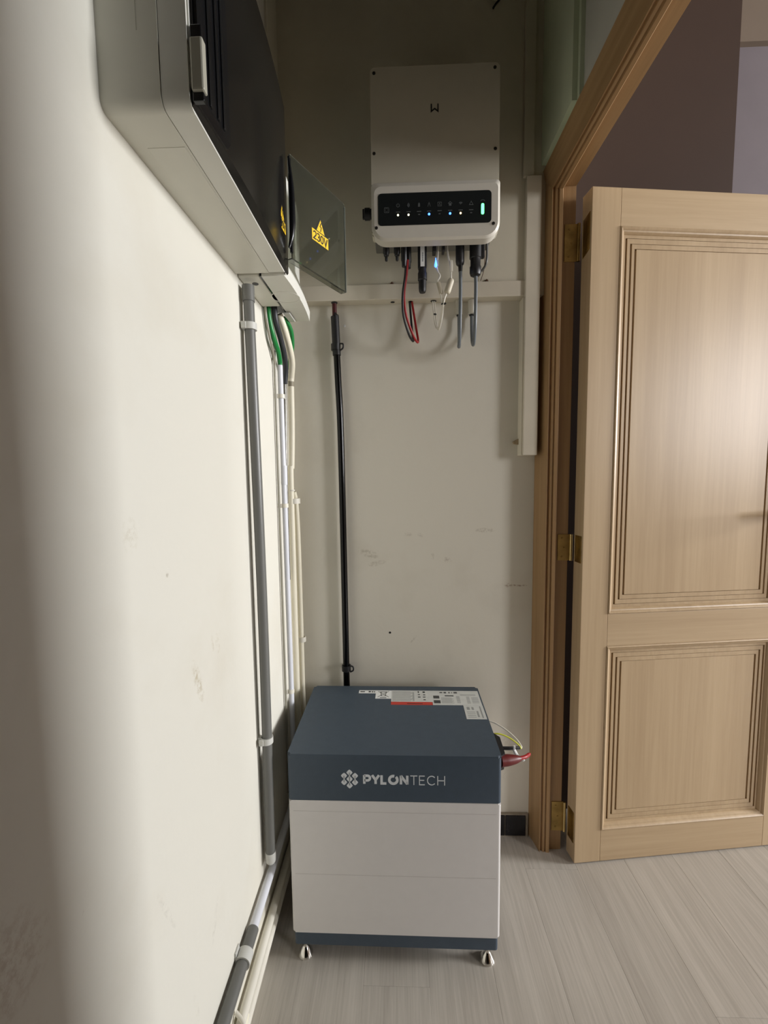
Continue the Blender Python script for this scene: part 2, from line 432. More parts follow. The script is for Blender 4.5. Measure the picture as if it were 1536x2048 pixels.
def glyph(ch):
    """Strokes of a capital or digit in a box 1 high; returns (width, strokes, closed flags)."""
    G = {
        'P': (.72, [[(.08, 0), (.08, 1)], [(.08, .93), (.42, .93)] + arc(.42, .66, .26, .27, 90, -90, 10) + [(.08, .39)]]),
        'Y': (.80, [[(.04, 1), (.40, .46), (.40, 0)], [(.76, 1), (.40, .46)]]),
        'L': (.60, [[(.08, 1), (.08, .07), (.58, .07)]]),
        'N': (.84, [[(.09, 0), (.09, 1)], [(.09, .98), (.75, .02)], [(.75, 0), (.75, 1)]]),
        'T': (.74, [[(0, .97), (.74, .97)], [(.37, .97), (.37, 0)]]),
        'E': (.68, [[(.62, .97), (.06, .97), (.06, .03), (.62, .03)], [(.06, .51), (.56, .51)]]),
        'C': (.92, [arc(.50, .5, .44, .47, 42, 318, 22)]),
        'H': (.84, [[(.06, 0), (.06, 1)], [(.78, 0), (.78, 1)], [(.06, .5), (.78, .5)]]),
        '2': (.64, [arc(.31, .69, .26, .26, 165, -35, 12) + [(.06, .05), (.60, .05)]]),
        '3': (.64, [arc(.29, .73, .24, .22, 150, -90, 12)[:-1] + [(.26, .51)], [(.26, .51)] + arc(.29, .29, .28, .25, 85, -150, 12)]),
        '0': (.66, [arc(.32, .5, .26, .45, 0, 360, 22)]),
        'V': (.72, [[(.03, 1), (.36, .03), (.69, 1)]]),
    }
    return G[ch]


# ------------------------------------------------------------------ the setting
XL, YB, YP = -0.3025, 1.2183, 1.190       # left wall, lower back wall, face of the upper back panel
HB = -2.70                                 # end of the hall behind the camera
XE, YN = 6.10, 1.62                        # far (window) wall and brown wall of the room beyond


def struct(name, bm, m, label, cat, **k):
    o = obj(name, bm, m, **k); return tag(o, label, cat, None, 'structure')


floor = struct('floor', mbox(-0.45, XE, HB, 1.9, -0.06, -0.0042), SUB, 'grey-brown wood-look plank floor running into the next room', 'floor')
PW, PLEN = 0.14, 1.22
seam0 = -0.0843
pk = None
k0 = -2
for k in range(k0, 22):
    x0 = seam0 + PW * k; x1 = x0 + PW
    joint = 0.823 if k == 0 else 0.823 + (((k * 0.37) % 1.0) + 0.12) * PLEN
    while joint > HB: joint -= PLEN
    y = joint
    while y < 1.85:
        ya, yb = max(y, HB), min(y + PLEN, 1.85)
        xa, xb = max(x0, XL - 0.01), min(x1, 2.8)
        if xb - xa > 0.01 and yb - ya > 0.01:
            bm = mbox(xa + 0.0001, xb - 0.0001, ya + 0.0001, yb - 0.0001, -0.004, 0.0, bev=0.0003, seg=1)
            obj('plank', bm, PLANK, floor, smooth=False)
        y += PLEN

# left wall with its light stains
wl = struct('wall_left', mbox(XL - 0.10, XL, HB, YB + 0.10, 0, 2.8), WALL, 'tall cream plaster wall along the left, scuffed, carrying the grey boxes', 'wall')
# vertical corner strip at the far end of the left wall above the boxes
struct('trim_1', mbox(XL, XL + 0.006, 1.100, YP, 1.56, 2.8, bev=0.001), PANEL, 'narrow cream strip in the far corner above the wall boxes', 'trim')
wb = struct('wall_back', mbox(XL - 0.10, 0.46, YB, YB + 0.10, 0, 2.8), WALLB, 'cream back wall below the ledge, stained and cracked', 'wall')
struct('trim_2', mbox(XL, 0.385, YP, YB, 1.536, 2.8, bev=0.0015), PANEL, 'olive-cream upper panel of the back wall behind the inverter', 'panel')
# ledge board with the holes in its underside
ledge = struct('trim_3', mbox(XL, 0.345, YP - 0.006, YB, 1.533, 1.572, bev=0.0016), TRIMP, 'horizontal cream ledge board across the back wall under the inverter', 'trim')
for (x, rr, rust) in ((-0.0108, 0.0055, 1), (0.037, 0.006, 0), (0.098, 0.008, 0)):
    obj('cable_hole', mlathe([(rr, -0.0004), (rr * 0.98, 0.0004)], (x, 1.2035, 1.5326), 'Z', 16), BLACK, ledge)
for x in (-0.012, 0.235):
    obj('dirt_clump', mlathe([(0.0045, 0), (0.004, 0.003), (0.001, 0.006)], (x, YP - 0.003, 1.5722), 'Z', 8), RUST, ledge)
# boards in the right-hand corner
struct('trim_4', mbox(0.325, 0.352, YP - 0.008, YP, 1.823, 2.8, bev=0.002), PANEL, 'upper vertical cream board in the corner right of the inverter', 'trim')
b2 = struct('trim_5', mbox(0.332, 0.3700, YP - 0.014, YB, 1.121, 1.823, bev=0.002), TRIMP, 'lower vertical cream board in the corner beside the door frame', 'trim')
obj('bead', mbox(0.3285, 0.333, YP - 0.008, YB, 1.121, 1.53, bev=0.0012), TRIMP, b2)
bm = B(); prism(bm, [(0.3145, 1.1598), (0.332, 1.1685), (0.332, 1.1505), (0.3165, 1.1535)], lambda u, v, d: (u, d, v), YB - 0.012, YB)
struct('trim_6', bm, mat('grey_wood', lin(160, 142, 114), 0.6, var=0.1), 'small wooden wedge sticking out beside the corner board', 'wedge', smooth=False)
# corner-side piece of the right wall, its lintel and its near part
bm = B()
box(bm, 0.392, 0.452, 1.176, YN + 0.14, 0, 2.8); box(bm, 0.392, 0.452, 0.407, 1.176, 1.806, 2.8)
struct('wall_near', mbox(0.392, 0.452, HB, 0.407, 0, 2.8), BROWN, 'unseen wall beside the viewer, coloured dark brown to cut bounced light', 'wall', smooth=False)  # out of view; dark colour chosen to keep bounced light off the hall
struct('wall_right', bm, mat('right_wall_paint', (0.62, 0.61, 0.55, 1), 0.6, var=0.04, bump=0.1), 'pale grey wall over and beside the wooden door frame', 'wall', smooth=False)
bm = B(); prism(bm, rrect(0.985, YB, 1.842, 2.8, (0, 0.0, 0.0, 0)), lambda u, v, d: (d, u, v), 0.372, 0.392)
bmesh.ops.bevel(bm, geom=[e for e in bm.edges if all(abs(v.co.x - 0.372) < 1e-5 for v in e.verts)], offset=0.011, segments=4, affect='EDGES')
struct('trim_7', bm, mat('greenish_plaster', (0.62, 0.68, 0.50, 1), 0.5, var=0.05, bump=0.12, bscale=30), 'thick round-edged plaster panel above the door frame corner', 'plaster panel')
# ceiling and closing walls
struct('ceiling', mbox(-0.45, XE, HB, 1.9, 2.8, 2.86), CEIL, 'dark timber-toned ceiling', 'ceiling')
struct('wall_front', mbox(XL - 0.1, 0.452, HB - 0.1, HB, 0, 2.8), BROWN, 'brown wall at the far end of the hall', 'wall', smooth=False)
bm = B(); box(bm, 0.452, 4.10, -2.1, -2.0, 0, 2.8); box(bm, 5.90, XE, -2.1, -2.0, 0, 2.8); box(bm, 4.10, 5.90, -2.1, -2.0, 0, 1.10); box(bm, 4.10, 5.90, -2.1, -2.0, 2.60, 2.8)
struct('wall_room', bm, BEIGE, 'beige front wall of the next room around its second window', 'wall', smooth=False)
# room beyond: brown wall, pale recess further back, window wall
struct('wall_brown', mbox(0.452, 0.942, 1.32, YN + 0.14, 0, 2.8), BROWN, 'dark brown wall of the room behind the open door', 'wall', smooth=False)
struct('wall_pale', mbox(0.942, XE, YN + 0.02, YN + 0.12, 0, 2.50), LILAC, 'pale lilac wall beyond the brown wall, top right', 'wall', smooth=False)
struct('trim_9', mbox(0.943, XE, YN, YN + 0.12, 2.50, 2.8), BEIGE, 'beige strip above the pale lilac wall', 'wall strip', smooth=False)
bm = B(); WY0, WY1, WZ0, WZ1 = 0.03, 1.21, 1.14, 2.56
box(bm, XE, XE + 0.12, -2.1, WY0, 0, 2.8); box(bm, XE, XE + 0.12, WY1, 1.9, 0, 2.8); box(bm, XE, XE + 0.12, WY0, WY1, 0, WZ0); box(bm, XE, XE + 0.12, WY0, WY1, WZ1, 2.8)
struct('wall_window', bm, BEIGE, 'beige outer wall of the next room around its tall window', 'wall', smooth=False)


def window(name, label, axis, a0, a1, z0, z1, p):
    t = thing(name, label, 'window', (0, 0, 0), kind='structure')
    def bx(bm, u0, u1, v0, v1, d0, d1, bev):
        return box(bm, d0, d1, u0, u1, v0, v1, bev) if axis == 'X' else box(bm, u0, u1, d0, d1, v0, v1, bev)
    f = B()
    for (u0, u1, v0, v1) in ((a0, a0 + .04, z0, z1), (a1 - .04, a1, z0, z1), (a0 + .04, a1 - .04, z0, z0 + .04), (a0 + .04, a1 - .04, z1 - .04, z1)):
        bx(f, u0, u1, v0, v1, p, p + 0.05, 0.003)
    fr = obj('frame', f, TRIMP, t)
    obj('pane', bx(B(), a0 + .04, a1 - .04, z0 + .04, z1 - .04, p + 0.02, p + 0.026, 0), GLASS, t, smooth=False)
    return t


window('window_1', 'tall narrow window of the next room, outside the picture', 'X', WY0, WY1, WZ0, WZ1, XE + 0.03)
window('window_2', 'second window of the next room, outside the picture', 'Y', 4.10, 5.90, 1.10, 2.60, -2.08)

obj('nail_hole', mlathe([(0.0032, -0.0006), (0.0026, 0.0004)], (-0.0285, YB, 0.6192), 'Y', 10), BLACK, wb)
obj('wall_plug', mlathe([(0.0022, -0.0012), (0.0036, 0.0004)], (-0.1428, YB, 1.4792), 'Y', 10), STICK, wb, label='white wall plug')

# black tile skirting in the back corner
base = struct('baseboard_back', mbox(XL + 0.004, 0.372, 1.209, YB, 0, 0.070), GROUT, 'black tiled skirting along the foot of the back wall', 'skirting', smooth=False)
for i, xs in enumerate([0.3065, 0.1045, -0.0975, -0.2995]):
    xe = min(xs + 0.2, 0.3655)
    obj('tile', mbox(xs, xe, 1.2065, 1.2105, 0.004, 0.0675, bev=0.001, seg=1), TILE, base)

# ------------------------------------------------------------------ door frame (trim_8) and open door (door_1)
fr = thing('trim_8', 'moulded oak door frame around the right doorway', 'door frame', (0.40, 1.16, 0), kind='structure')
PROF = [(0.376, 0.0595), (0.3785, 0.0545), (0.384, 0.030), (0.389, 0.004), (0.3902, 0.0), (0.3915, 0.0), (0.3925, 0.005), (0.3975, 0.0055), (0.3985, 0.001), (0.403, -0.001),
        (0.4045, 0.002), (0.4065, 0.002), (0.408, -0.002), (0.4155, -0.0025), (0.417, -0.001), (0.4175, 0.010), (0.4525, 0.010), (0.4525, 0.0595)]
YJ, ZJ, YJ2 = 1.158, 1.7784, 0.425


def sweep(pa, pb):
    bm = B(); n = len(PROF)
    a = [bm.verts.new(pa(u, v)) for u, v in PROF]; b = [bm.verts.new(pb(u, v)) for u, v in PROF]
    bm.faces.new(a); bm.faces.new(b[::-1])
    for i in range(n): bm.faces.new((a[i], b[i], b[(i + 1) % n], a[(i + 1) % n]))
    return bm


obj('jamb', sweep(lambda u, v: (u, YJ + v, 0), lambda u, v: (u, YJ + v, ZJ + v)), FRAME, fr, angle=0.3)
obj('head', sweep(lambda u, v: (u, YJ + v, ZJ + v), lambda u, v: (u, YJ2 - v, ZJ + v)), FRAMEY, fr, angle=0.3)
obj('jamb', sweep(lambda u, v: (u, YJ2 - v, ZJ + v), lambda u, v: (u, YJ2 - v, 0)), FRAME, fr, angle=0.3)

ANG = math.atan2(0.0707, 0.576)
DC = Vector((0.4717, 1.1181, 0.0))
door = thing('door_1', 'light oak panelled door standing open on brass hinges', 'door', DC, ANG, kind='structure')
DW, DT, ZD0, ZD1 = 0.637, 0.0435, 0.004, 1.756


def dpart(name, bm, m, parent=None, **k):
    o = obj(name, bm, m, parent or door, local=True, **k)
    return o


dpart('stile', mbox(0, 0.0735, 0, DT, ZD0, ZD1, bev=0.0012), OAK)
dpart('stile', mbox(0.56, DW, 0, DT, ZD0, ZD1, bev=0.0012), OAK)
RZ = [(ZD0, 0.0955), (0.6155, 0.7025), (1.668, ZD1)]
for (ua, ub) in ((0.0735, 0.56),):
    for (za, zb) in RZ:
        dpart('rail', mbox(ua, ub, 0, DT, za, zb, bev=0.0012), OAKX)
    for (za, zb) in ((0.0955, 0.6155), (0.7025, 1.668)):
        # moulding: a mitred sloping bead around the opening
        prof = [(0.0, -0.001), (0.003, -0.003), (0.006, -0.001), (0.008, 0.002), (0.011, 0.003), (0.014, 0.007), (0.0155, 0.011), (0.0155, 0.030), (0, 0.030)]
        bm = B(); rings = []
        for (du, dv, cu, cz) in ((1, 1, ua, za), (-1, 1, ub, za), (-1, -1, ub, zb), (1, -1, ua, zb)):
            rings.append([bm.verts.new((cu + du * p, q, cz + dv * p)) for p, q in prof])
        n = len(prof)
        for i in range(4):
            a, b = rings[i], rings[(i + 1) % 4]
            for k in range(n): bm.faces.new((a[k], b[k], b[(k + 1) % n], a[(k + 1) % n]))
        dpart('moulding', bm, OAK, angle=0.4)
        # panel: backing plus three nested raised bands and a raised field, grooves between them
        m0 = 0.0150
        pa = mbox(ua + m0, ub - m0, 0.0180, 0.032, za + m0, zb - m0)
        pn = dpart('panel', pa, OAK, smooth=False)
        g = 0.0050
        cuts = [m0, 0.0175 + 0.0055, 0.031 + 0.0045, 0.044 + 0.0035]
        for j in range(3):
            i0 = cuts[j] + (g / 2 if j else 0); i1 = cuts[j + 1] - g / 2
            bm = B(); vs = []
            for ins in (i0, i1):
                for y in (0.0100, 0.0181):
                    gz = 0.0020 if 0 < ins - i0 else (-0.0020 if j else 0)
                    vs.append([bm.verts.new((u, y, z)) for u, z in ((ua + ins, za + ins + gz), (ub - ins, za + ins + gz), (ub - ins, zb - ins - gz), (ua + ins, zb - ins - gz))])
            of, ob, jf, jb = vs
            for k in range(4):
                k2 = (k + 1) % 4
                bm.faces.new((of[k], of[k2], jf[k2], jf[k])); bm.faces.new((of[k], of[k2], ob[k2], ob[k])); bm.faces.new((jf[k], jf[k2], jb[k2], jb[k]))
            dpart('band', bm, OAK, pn, smooth=False)
        dpart('field', mbox(ua + cuts[3] + g / 2, ub - cuts[3] - g / 2, 0.0100, 0.0181, za + cuts[3] + g / 2 - 0.0020, zb - cuts[3] - g / 2 + 0.0020, bev=0.0004, seg=1), OAK, pn)
# lever handle (outside the frame, its shadow falls on the panel)
hd = dpart('handle', mlathe([(0.026, 0), (0.026, -0.005), (0.022, -0.008)], (0.60, 0, 0.965), 'Y'), BRASSL)
dpart('lever', mtube([(0.60, -0.004, 0.965), (0.60, -0.040, 0.965), (0.592, -0.050, 0.965), (0.570, -0.052, 0.963), (0.50, -0.048, 0.960)], 0.0075), BRASSL, hd)

# hinges
for (z0, z1, m1, m2) in ((1.606, 1.697, BRASS, BRASS), (0.838, 0.909, BRASS, BRASSL), (0.058, 0.146, BRASS, BRASSL)):
    hz = obj('hinge', mlathe([(0.0042, 0), (0.0042, z1 - z0)], (0.4605, 1.1655, z0), 'Z', 14), m2, door)
    hz.matrix_parent_inverse = INV_OF[door.name]
    def hp(nm, bm, m):
        o = obj(nm, bm, m, hz); return o
    hp('jamb_leaf', mbox(0.4250, 0.4585, 1.1662, 1.1682, z0, z1, bev=0.0008), m1)
    zs = [z0 + (z1 - z0) * t for t in (0.14, 0.5, 0.86)]
    for i, z in enumerate(zs):
        hp('screw', mlathe([(0.003, -0.0012), (0.0026, -0.0022), (0.001, -0.0026)], (0.437 + 0.006 * (i % 2), 1.1674, z), 'Y', 10), m1)
    # leaf on the door edge: a plate lying on the edge face (local u=0 plane)
    bm = box(B(), -0.0016, 0.0004, 0.006, 0.036, z0, z1, bev=0.0006)
    if z0 > 1:
        for v in bm.verts:
            if v.co.y < 0.01:
                v.co.z += 0.010 if v.co.z < (z0 + z1) / 2 else 0.006
    Mx = Matrix.Translation(DC) @ Matrix.Rotation(ANG, 4, 'Z')
    for v in bm.verts: v.co = Mx @ v.co
    hp('door_leaf', bm, m1)
    for i, z in enumerate(zs):
        bm = mlathe([(0.0028, -0.0024), (0.0028, -0.0012), (0.0020, -0.0010)], (0, 0.020 - 0.006 * (i % 2), z), 'X', 10)
        for v in bm.verts: v.co = Mx @ v.co
        hp('screw', bm, m1)

# ------------------------------------------------------------------ larger wall box on the left wall
ZB = 1.4529
bx1 = thing('distribution_box', 'large grey distribution box with smoked black door, upper left wall', 'distribution box', (XL, 0.66, ZB))
y0, y1, zt = 0.4700, 0.848, 1.765


def hull(bm, x0, x1, y0, y1, z0, z1, r, taper=0.0):
    """Box standing off the left wall whose four edges running out from the wall are rounded."""
    prism(bm, rrect(y0, y1, z0, z1, r), lambda u, v, d: (d, u, v), x0, x1)
    return bm


bm = hull(B(), XL, -0.2385, y0, y1, ZB, zt, 0.011)
obj('housing', bm, BOXP, bx1, angle=0.5)
bm = hull(B(), -0.2378, -0.2090, y0 + 0.0006, y1 - 0.0006, ZB + 0.0006, zt - 0.0006, 0.011)
obj('cover', bm, BOXP2, bx1, label='paler front cover section')
obj('knockout', mbox(-0.285, -0.2415, 0.525, 0.790, ZB - 0.0005, ZB + 0.001, bev=0.0003), BOXP, bx1)
obj('side_seam', mbox(-0.2602, -0.2594, y0 - 0.0003, y0 + 0.001, 1.525, 1.70), GREYH, bx1, smooth=False)
obj('rim', mbox(-0.2096, -0.2072, y0 + 0.003, y0 + 0.006, ZB + 0.02, zt - 0.02), BOXP2, bx1, smooth=False)
# smoked door, bowed outwards along Y
def bow(y): return 0.008 * (1 - ((y - 0.665) / 0.19) ** 2)
bm = B(); NY = 16; ya_, yb_ = 0.475, 0.858
st = []
for i in range(NY + 1):
    y = ya_ + (yb_ - ya_) * i / NY; x = -0.2055 + bow(y)
    st.append([bm.verts.new(p) for p in ((-0.2088, y, ZB + 0.003), (x, y, ZB + 0.006), (x + 0.001, y, zt - 0.012), (-0.2088, y, zt - 0.006))])
for a, b in zip(st, st[1:]):
    for k in range(4): bm.faces.new((a[k], a[(k + 1) % 4], b[(k + 1) % 4], b[k]))
bm.faces.new(st[0]); bm.faces.new(st[-1][::-1])
dr = obj('door', bm, SMOKE, bx1, label='smoked glossy black door', angle=0.5)
bm = B(); st = []
for i in range(7):
    y = 0.478 + (0.548 - 0.478) * i / 6; x = -0.2055 + bow(y)
    st.append([bm.verts.new(p) for p in ((x - 0.001, y, ZB + 0.010), (x + 0.0045, y, ZB + 0.016), (x + 0.0045, y, zt - 0.02), (x - 0.001, y, zt - 0.016))])
for a, b in zip(st, st[1:]):
    for k in range(4): bm.faces.new((a[k], a[(k + 1) % 4], b[(k + 1) % 4], b[k]))
bm.faces.new(st[0]); bm.faces.new(st[-1][::-1])
obj('door_frame', bm, BLKF, dr, angle=0.4)
bm = B()
for yy in (0.4995, 0.517, 0.531):
    box(bm, -0.2055 + bow(yy) + 0.003, -0.2055 + bow(yy) + 0.0062, yy - 0.003, yy + 0.003, ZB + 0.02, zt - 0.03, bev=0.001)
obj('rib', bm, BLKF, dr)
obj('handle', mbox(-0.2060, -0.1925, 0.468, 0.478, 1.466, 1.516, bev=0.002), GREYH, dr, label='pale grey pull handle')
obj('handle_recess', mbox(-0.2064, -0.1945, 0.4715, 0.4775, 1.458, 1.530, bev=0.001), BLKF, dr)
obj('latch', mtube([(-0.2000, 0.846, 1.50), (-0.1935, 0.8465, 1.53), (-0.1920, 0.8465, 1.60), (-0.1965, 0.846, 1.66)], [(0, 0.002), (0.4, 0.006), (0.6, 0.005), (1, 0.002)], seg=10), BLKF, dr)


def sticker230(parent, o, ux, uz, nn, s=1.0):
    """Yellow high-voltage sticker: triangle with a bolt above a plate reading 230V."""
    o, ux, uz, nn = Vector(o), Vector(ux), Vector(uz), Vector(nn)
    def f(h0): return lambda u, v, d: o + ux * u * s + uz * v * s + nn * (h0 + d)
    bm = B(); prism(bm, [(-0.0216, -0.0090), (0.0216, -0.0090), (0.0216, 0.0086), (-0.0216, 0.0086)], f(0.0002), 0, 0.0003)
    pl = obj('sticker', bm, YEL, parent, smooth=False, label='yellow warning sticker reading 230V')
    bm = B(); prism(bm, [(-0.0125, 0.0084), (0.0145, 0.0084), (0.001, 0.0335)], f(0.0002), 0, 0.0003); obj('triangle_edge', bm, BLACK, pl, smooth=False)
    bm = B(); prism(bm, [(-0.0096, 0.0098), (0.0116, 0.0098), (0.001, 0.0296)], f(0.0005), 0, 0.0003); obj('triangle', bm, YEL, pl, smooth=False)
    bm = B(); ribbon(bm, [(0.0025, 0.0252), (-0.0008, 0.0188), (0.0028, 0.0182), (0.0006, 0.0112)], 0.0014, f(0.0009)); obj('bolt', bm, BLACK, pl, smooth=False)
    bm = B(); x = -0.0186; hh = 0.0125
    for ch in '230V':
        wd, strokes = glyph(ch)
        for sk in strokes: ribbon(bm, [(x + p[0] * hh * 1.04, -0.0064 + p[1] * hh) for p in sk], 0.0019, f(0.0007))
        x += (wd * 1.04 + 0.075) * hh
    obj('lettering', bm, BLACK, pl, smooth=False)
    return pl


sticker230(dr, (-0.2055 + bow(0.80) - 0.0002, 0.803, 1.520), (0.035, 0.999, 0), (0, 0, 1), (1, -0.035, 0))

# ------------------------------------------------------------------ smaller box with the open clear flap
bx2 = thing('distribution_box', 'small pale wall box behind the large one, clear flap open', 'distribution box', (XL, 0.97, ZB))
obj('housing', mbox(XL, -0.2605, 0.8525, 1.002, ZB, 1.70, bev=0.003), BOXP, bx2)
obj('inner_shadow_box', mbox(-0.295, -0.262, 1.003, 1.075, ZB + 0.012, 1.68, bev=0.002), BLKF, bx2, label='black block imitating the shade of the open interior')  # black block put where the open box is only dark inside
obj('gap_shade', mbox(-0.2605, -0.2565, 0.8525, 1.075, ZB + 0.0005, 1.69), BLKF, bx2, smooth=False)  # black strip painted as the shade in the gap behind the cover
bm = B(); st = []
for i in range(13):
    t = i / 12; y = 0.8525 + (1.098 - 0.8525) * t; bo = 0.010 * (1 - (2 * t - 1) ** 2)
    xo = -0.2125 + bo * 0.6 - 0.002 * t
    st.append([bm.verts.new(p) for p in ((-0.2565, y, ZB), (xo, y, ZB), (xo + 0.001, y, ZB + 0.022), (xo - 0.022, y, ZB + 0.085), (xo - 0.022, y, 1.70), (-0.2565, y, 1.70))])
for a, b in zip(st, st[1:]):
    for k in range(6): bm.faces.new((a[k], a[(k + 1) % 6], b[(k + 1) % 6], b[k]))
bm.faces.new(st[0]); bm.faces.new(st[-1][::-1])
obj('cover', bm, BOXP2, bx2, label='pale bowed front cover', angle=0.35)
obj('knockout_ring', mlathe([(0.030, 0.0), (0.030, -0.0008), (0.0285, -0.0008), (0.0285, 0.0)], (-0.236, 0.952, ZB + 0.0002), 'Z', 32), BOXP2, bx2)
obj('knockout_hole', mlathe([(0.0062, 0.0004), (0.0060, -0.0008)], (-0.2785, 0.8835, ZB), 'Z', 20), BLACK, bx2)
obj('cable_tray', mbox(-0.262, -0.247, 1.030, 1.085, ZB - 0.006, ZB - 0.002, bev=0.001), GREYL, bx2)
H0 = Vector((-0.1976, 0.860, 0)); H1 = Vector((-0.1136, 1.020, 0)); hd_ = (H1 - H0).normalized(); hn = Vector((hd_.y, -hd_.x, 0))
ZF0, ZF1 = 1.487, 1.675


def flapf(u, v, d): return H0 + hd_ * u + Vector((0, 0, v)) + hn * d
bm = B(); LF = (H1 - H0).length
prism(bm, rrect(0, LF, ZF0, ZF1, (0.006, 0.001, 0.001, 0.003)), flapf, -0.0025, 0)
flap = obj('flap', bm, FLAP, bx2, label='smoky clear flap swung open')
bm = B(); prism(bm, [(0, ZF0 - 0.0005), (LF, ZF0 - 0.0005), (LF, ZF0 + 0.002), (0, ZF0 + 0.002)], flapf, -0.015, -0.0026)
obj('flap_lip', bm, FLAP, flap, smooth=False)
bm = B(); prism(bm, [(LF - 0.0015, ZF0), (LF + 0.0003, ZF0), (LF + 0.0003, ZF1 - 0.006), (LF - 0.0015, ZF1 - 0.006)], flapf, -0.0045, 0.0002)
obj('flap_edge', bm, mat('flap_edge_grey', lin(92, 98, 92), 0.25, var=0.05), flap, smooth=False)
obj('hinge_pin', mtube([(-0.1985, 0.8585, ZF0 + 0.01), (-0.1985, 0.8585, ZF1 - 0.01)], 0.003, seg=10), BLKF, flap)
p230 = H0 + hd_ * 0.0875 + Vector((0, 0, 1.5612))
sticker230(flap, p230 + hn * 0.0002, hd_, (0, 0, 1), hn, s=1.25)

# ------------------------------------------------------------------ grey conduit on the left wall
cx0 = Vector((-0.2868, 0.865, 0.243)); cx1 = Vector((-0.2868, 0.865, 1.436))
cx0.x = -0.2850; cx1.x = -0.2872
gc = thing('wall_conduit', 'grey vertical plastic conduit clipped to the left wall', 'conduit', (-0.286, 0.865, 0.243))
mid = (cx0 + cx1) / 2; mid.x += 0.0035
obj('pipe', mtube([cx0, mid, cx1], 0.0102, seg=20, smooth=6), GREYP, gc)
obj('coupling', mtube([(-0.2870, 0.865, 1.412), (-0.2872, 0.865, 1.4415)], 0.0118, seg=20), GREYP, gc)
obj('end_cap', mlathe([(0.004, 0.2365), (0.0085, 0.238), (0.0108, 0.242), (0.0114, 0.262), (0.0104, 0.263)], (-0.2850, 0.865, 0), 'Z', 20), GREYL, gc, label='pale grey end cap')


def clip(parent, c, r, along='Z', wd=0.013, m=GREYL, out=Vector((1, 0, 0)), sub=True):
    """Snap clip: a C-shaped band around the pipe at c with a foot on the wall behind (wall at -out)."""
    a = {'Z': Vector((0, 0, 1)), 'Y': Vector((0, 1, 0))}[along]; s = out.cross(a); c = Vector(c)
    bm = B()
    ring = [(r * 1.08, 0), (r * 1.42, 0)]
    N = 20; A0, A1 = -150, 150
    rows = []
    for k in range(N + 1):
        t = math.radians(A0 + (A1 - A0) * k / N); d = out * math.cos(t) + s * math.sin(t)
        rows.append([bm.verts.new(c + d * rr + a * h) for rr, h in ((r * 1.04, -wd / 2), (r * 1.32, -wd / 2), (r * 1.32, wd / 2), (r * 1.04, wd / 2))])
    for p, q in zip(rows, rows[1:]):
        for k in range(4): bm.faces.new((p[k], p[(k + 1) % 4], q[(k + 1) % 4], q[k]))
    bm.faces.new(rows[0]); bm.faces.new(rows[-1][::-1])
    o = obj('clip', bm, m, parent)
    return o


def foot(bm, c, out, s, a, d0, d1, hw, wd):
    Mx = Matrix((out, s, a)).transposed().to_4x4(); Mx.translation = c
    return box(bm, d0, d1, -hw, hw, -wd / 2, wd / 2, bev=0.0006, xf=Mx)


for z, x in ((1.365, -0.2866), (0.5185, -0.2842)):
    clip(gc, (x, 0.865, z), 0.0102)
    obj('clip_foot', foot(B(), Vector((x, 0.865, z)), Vector((1, 0, 0)), Vector((0, 1, 0)), Vector((0, 0, 1)), XL - x, -0.0105, 0.006, 0.012), GREYL, gc)
    obj('clip_ear', mbox(x - 0.0125, x - 0.003, 0.8500, 0.8535, z - 0.0065, z + 0.0065, bev=0.001), GREYL, gc)

# ------------------------------------------------------------------ pipes and cables between the boxes and the corner
wp = thing('white_pipe', 'thin bluish-white pipe with coupling running down the far left wall', 'pipe', (-0.288, 1.08, 0.12))
obj('pipe', mtube([(-0.2885, 1.085, 1.345), (-0.2875, 1.085, 0.9), (-0.2855, 1.085, 0.24)], 0.0066, seg=16), WHITEP, wp)
obj('coupling', mtube([(-0.2870, 1.085, 1.052), (-0.2866, 1.085, 1.100)], 0.0080, seg=16), WHITEP, wp)
for z in (1.270, 0.9995, 0.512):
    clip(wp, (-0.2872, 1.085, z), 0.0066, wd=0.010, m=WCAB)
    obj('clip_foot', mbox(XL, -0.2935, 1.075, 1.080, z - 0.005, z + 0.005, bev=0.0008), WCAB, wp)
gcb = obj('green_cable', mtube([(-0.292, 1.012, 1.462), (-0.291, 1.016, 1.43), (-0.287, 1.032, 1.395), (-0.2855, 1.062, 1.372), (-0.2880, 1.084, 1.352), (-0.2885, 1.085, 1.335)], 0.0058, seg=12), GREEN)
tag(gcb, 'green cable bending from the small box into the bluish-white pipe', 'cable')
g2 = obj('green_cable', mtube([(-0.272, 1.070, 1.452), (-0.266, 1.085, 1.446), (-0.262, 1.105, 1.428), (-0.266, 1.125, 1.400), (-0.276, 1.140, 1.375), (-0.280, 1.150, 1.350)], 0.0052, seg=12), GREEN)
tag(g2, 'green cable looping behind the cream pipe top', 'cable')
dk = thing('dark_cable', 'dark grey cable hanging between the green cable and cream pipe', 'cable', (-0.285, 1.05, 1.1))
obj('sheath', mtube([(-0.280, 1.018, 1.468), (-0.279, 1.025, 1.43), (-0.2770, 1.055, 1.400), (-0.2770, 1.085, 1.370), (-0.2830, 1.118, 1.340), (-0.2890, 1.128, 1.310)], 0.0068, seg=12), DARKC, dk)
obj('steel_sleeve', mtube([(-0.289, 1.128, 1.318), (-0.290, 1.128, 1.25), (-0.292, 1.125, 1.12), (-0.293, 1.122, 0.80)], 0.0046, seg=10), mat('dull_sleeve', lin(120, 118, 112), 0.35, metal=0.5, var=0.35, vscale=40), dk)
obj('black_tie', mlathe([(0.0068, -0.003), (0.0075, 0), (0.0068, 0.003)], (-0.289, 1.128, 1.316), 'Z', 12), RUB, dk)
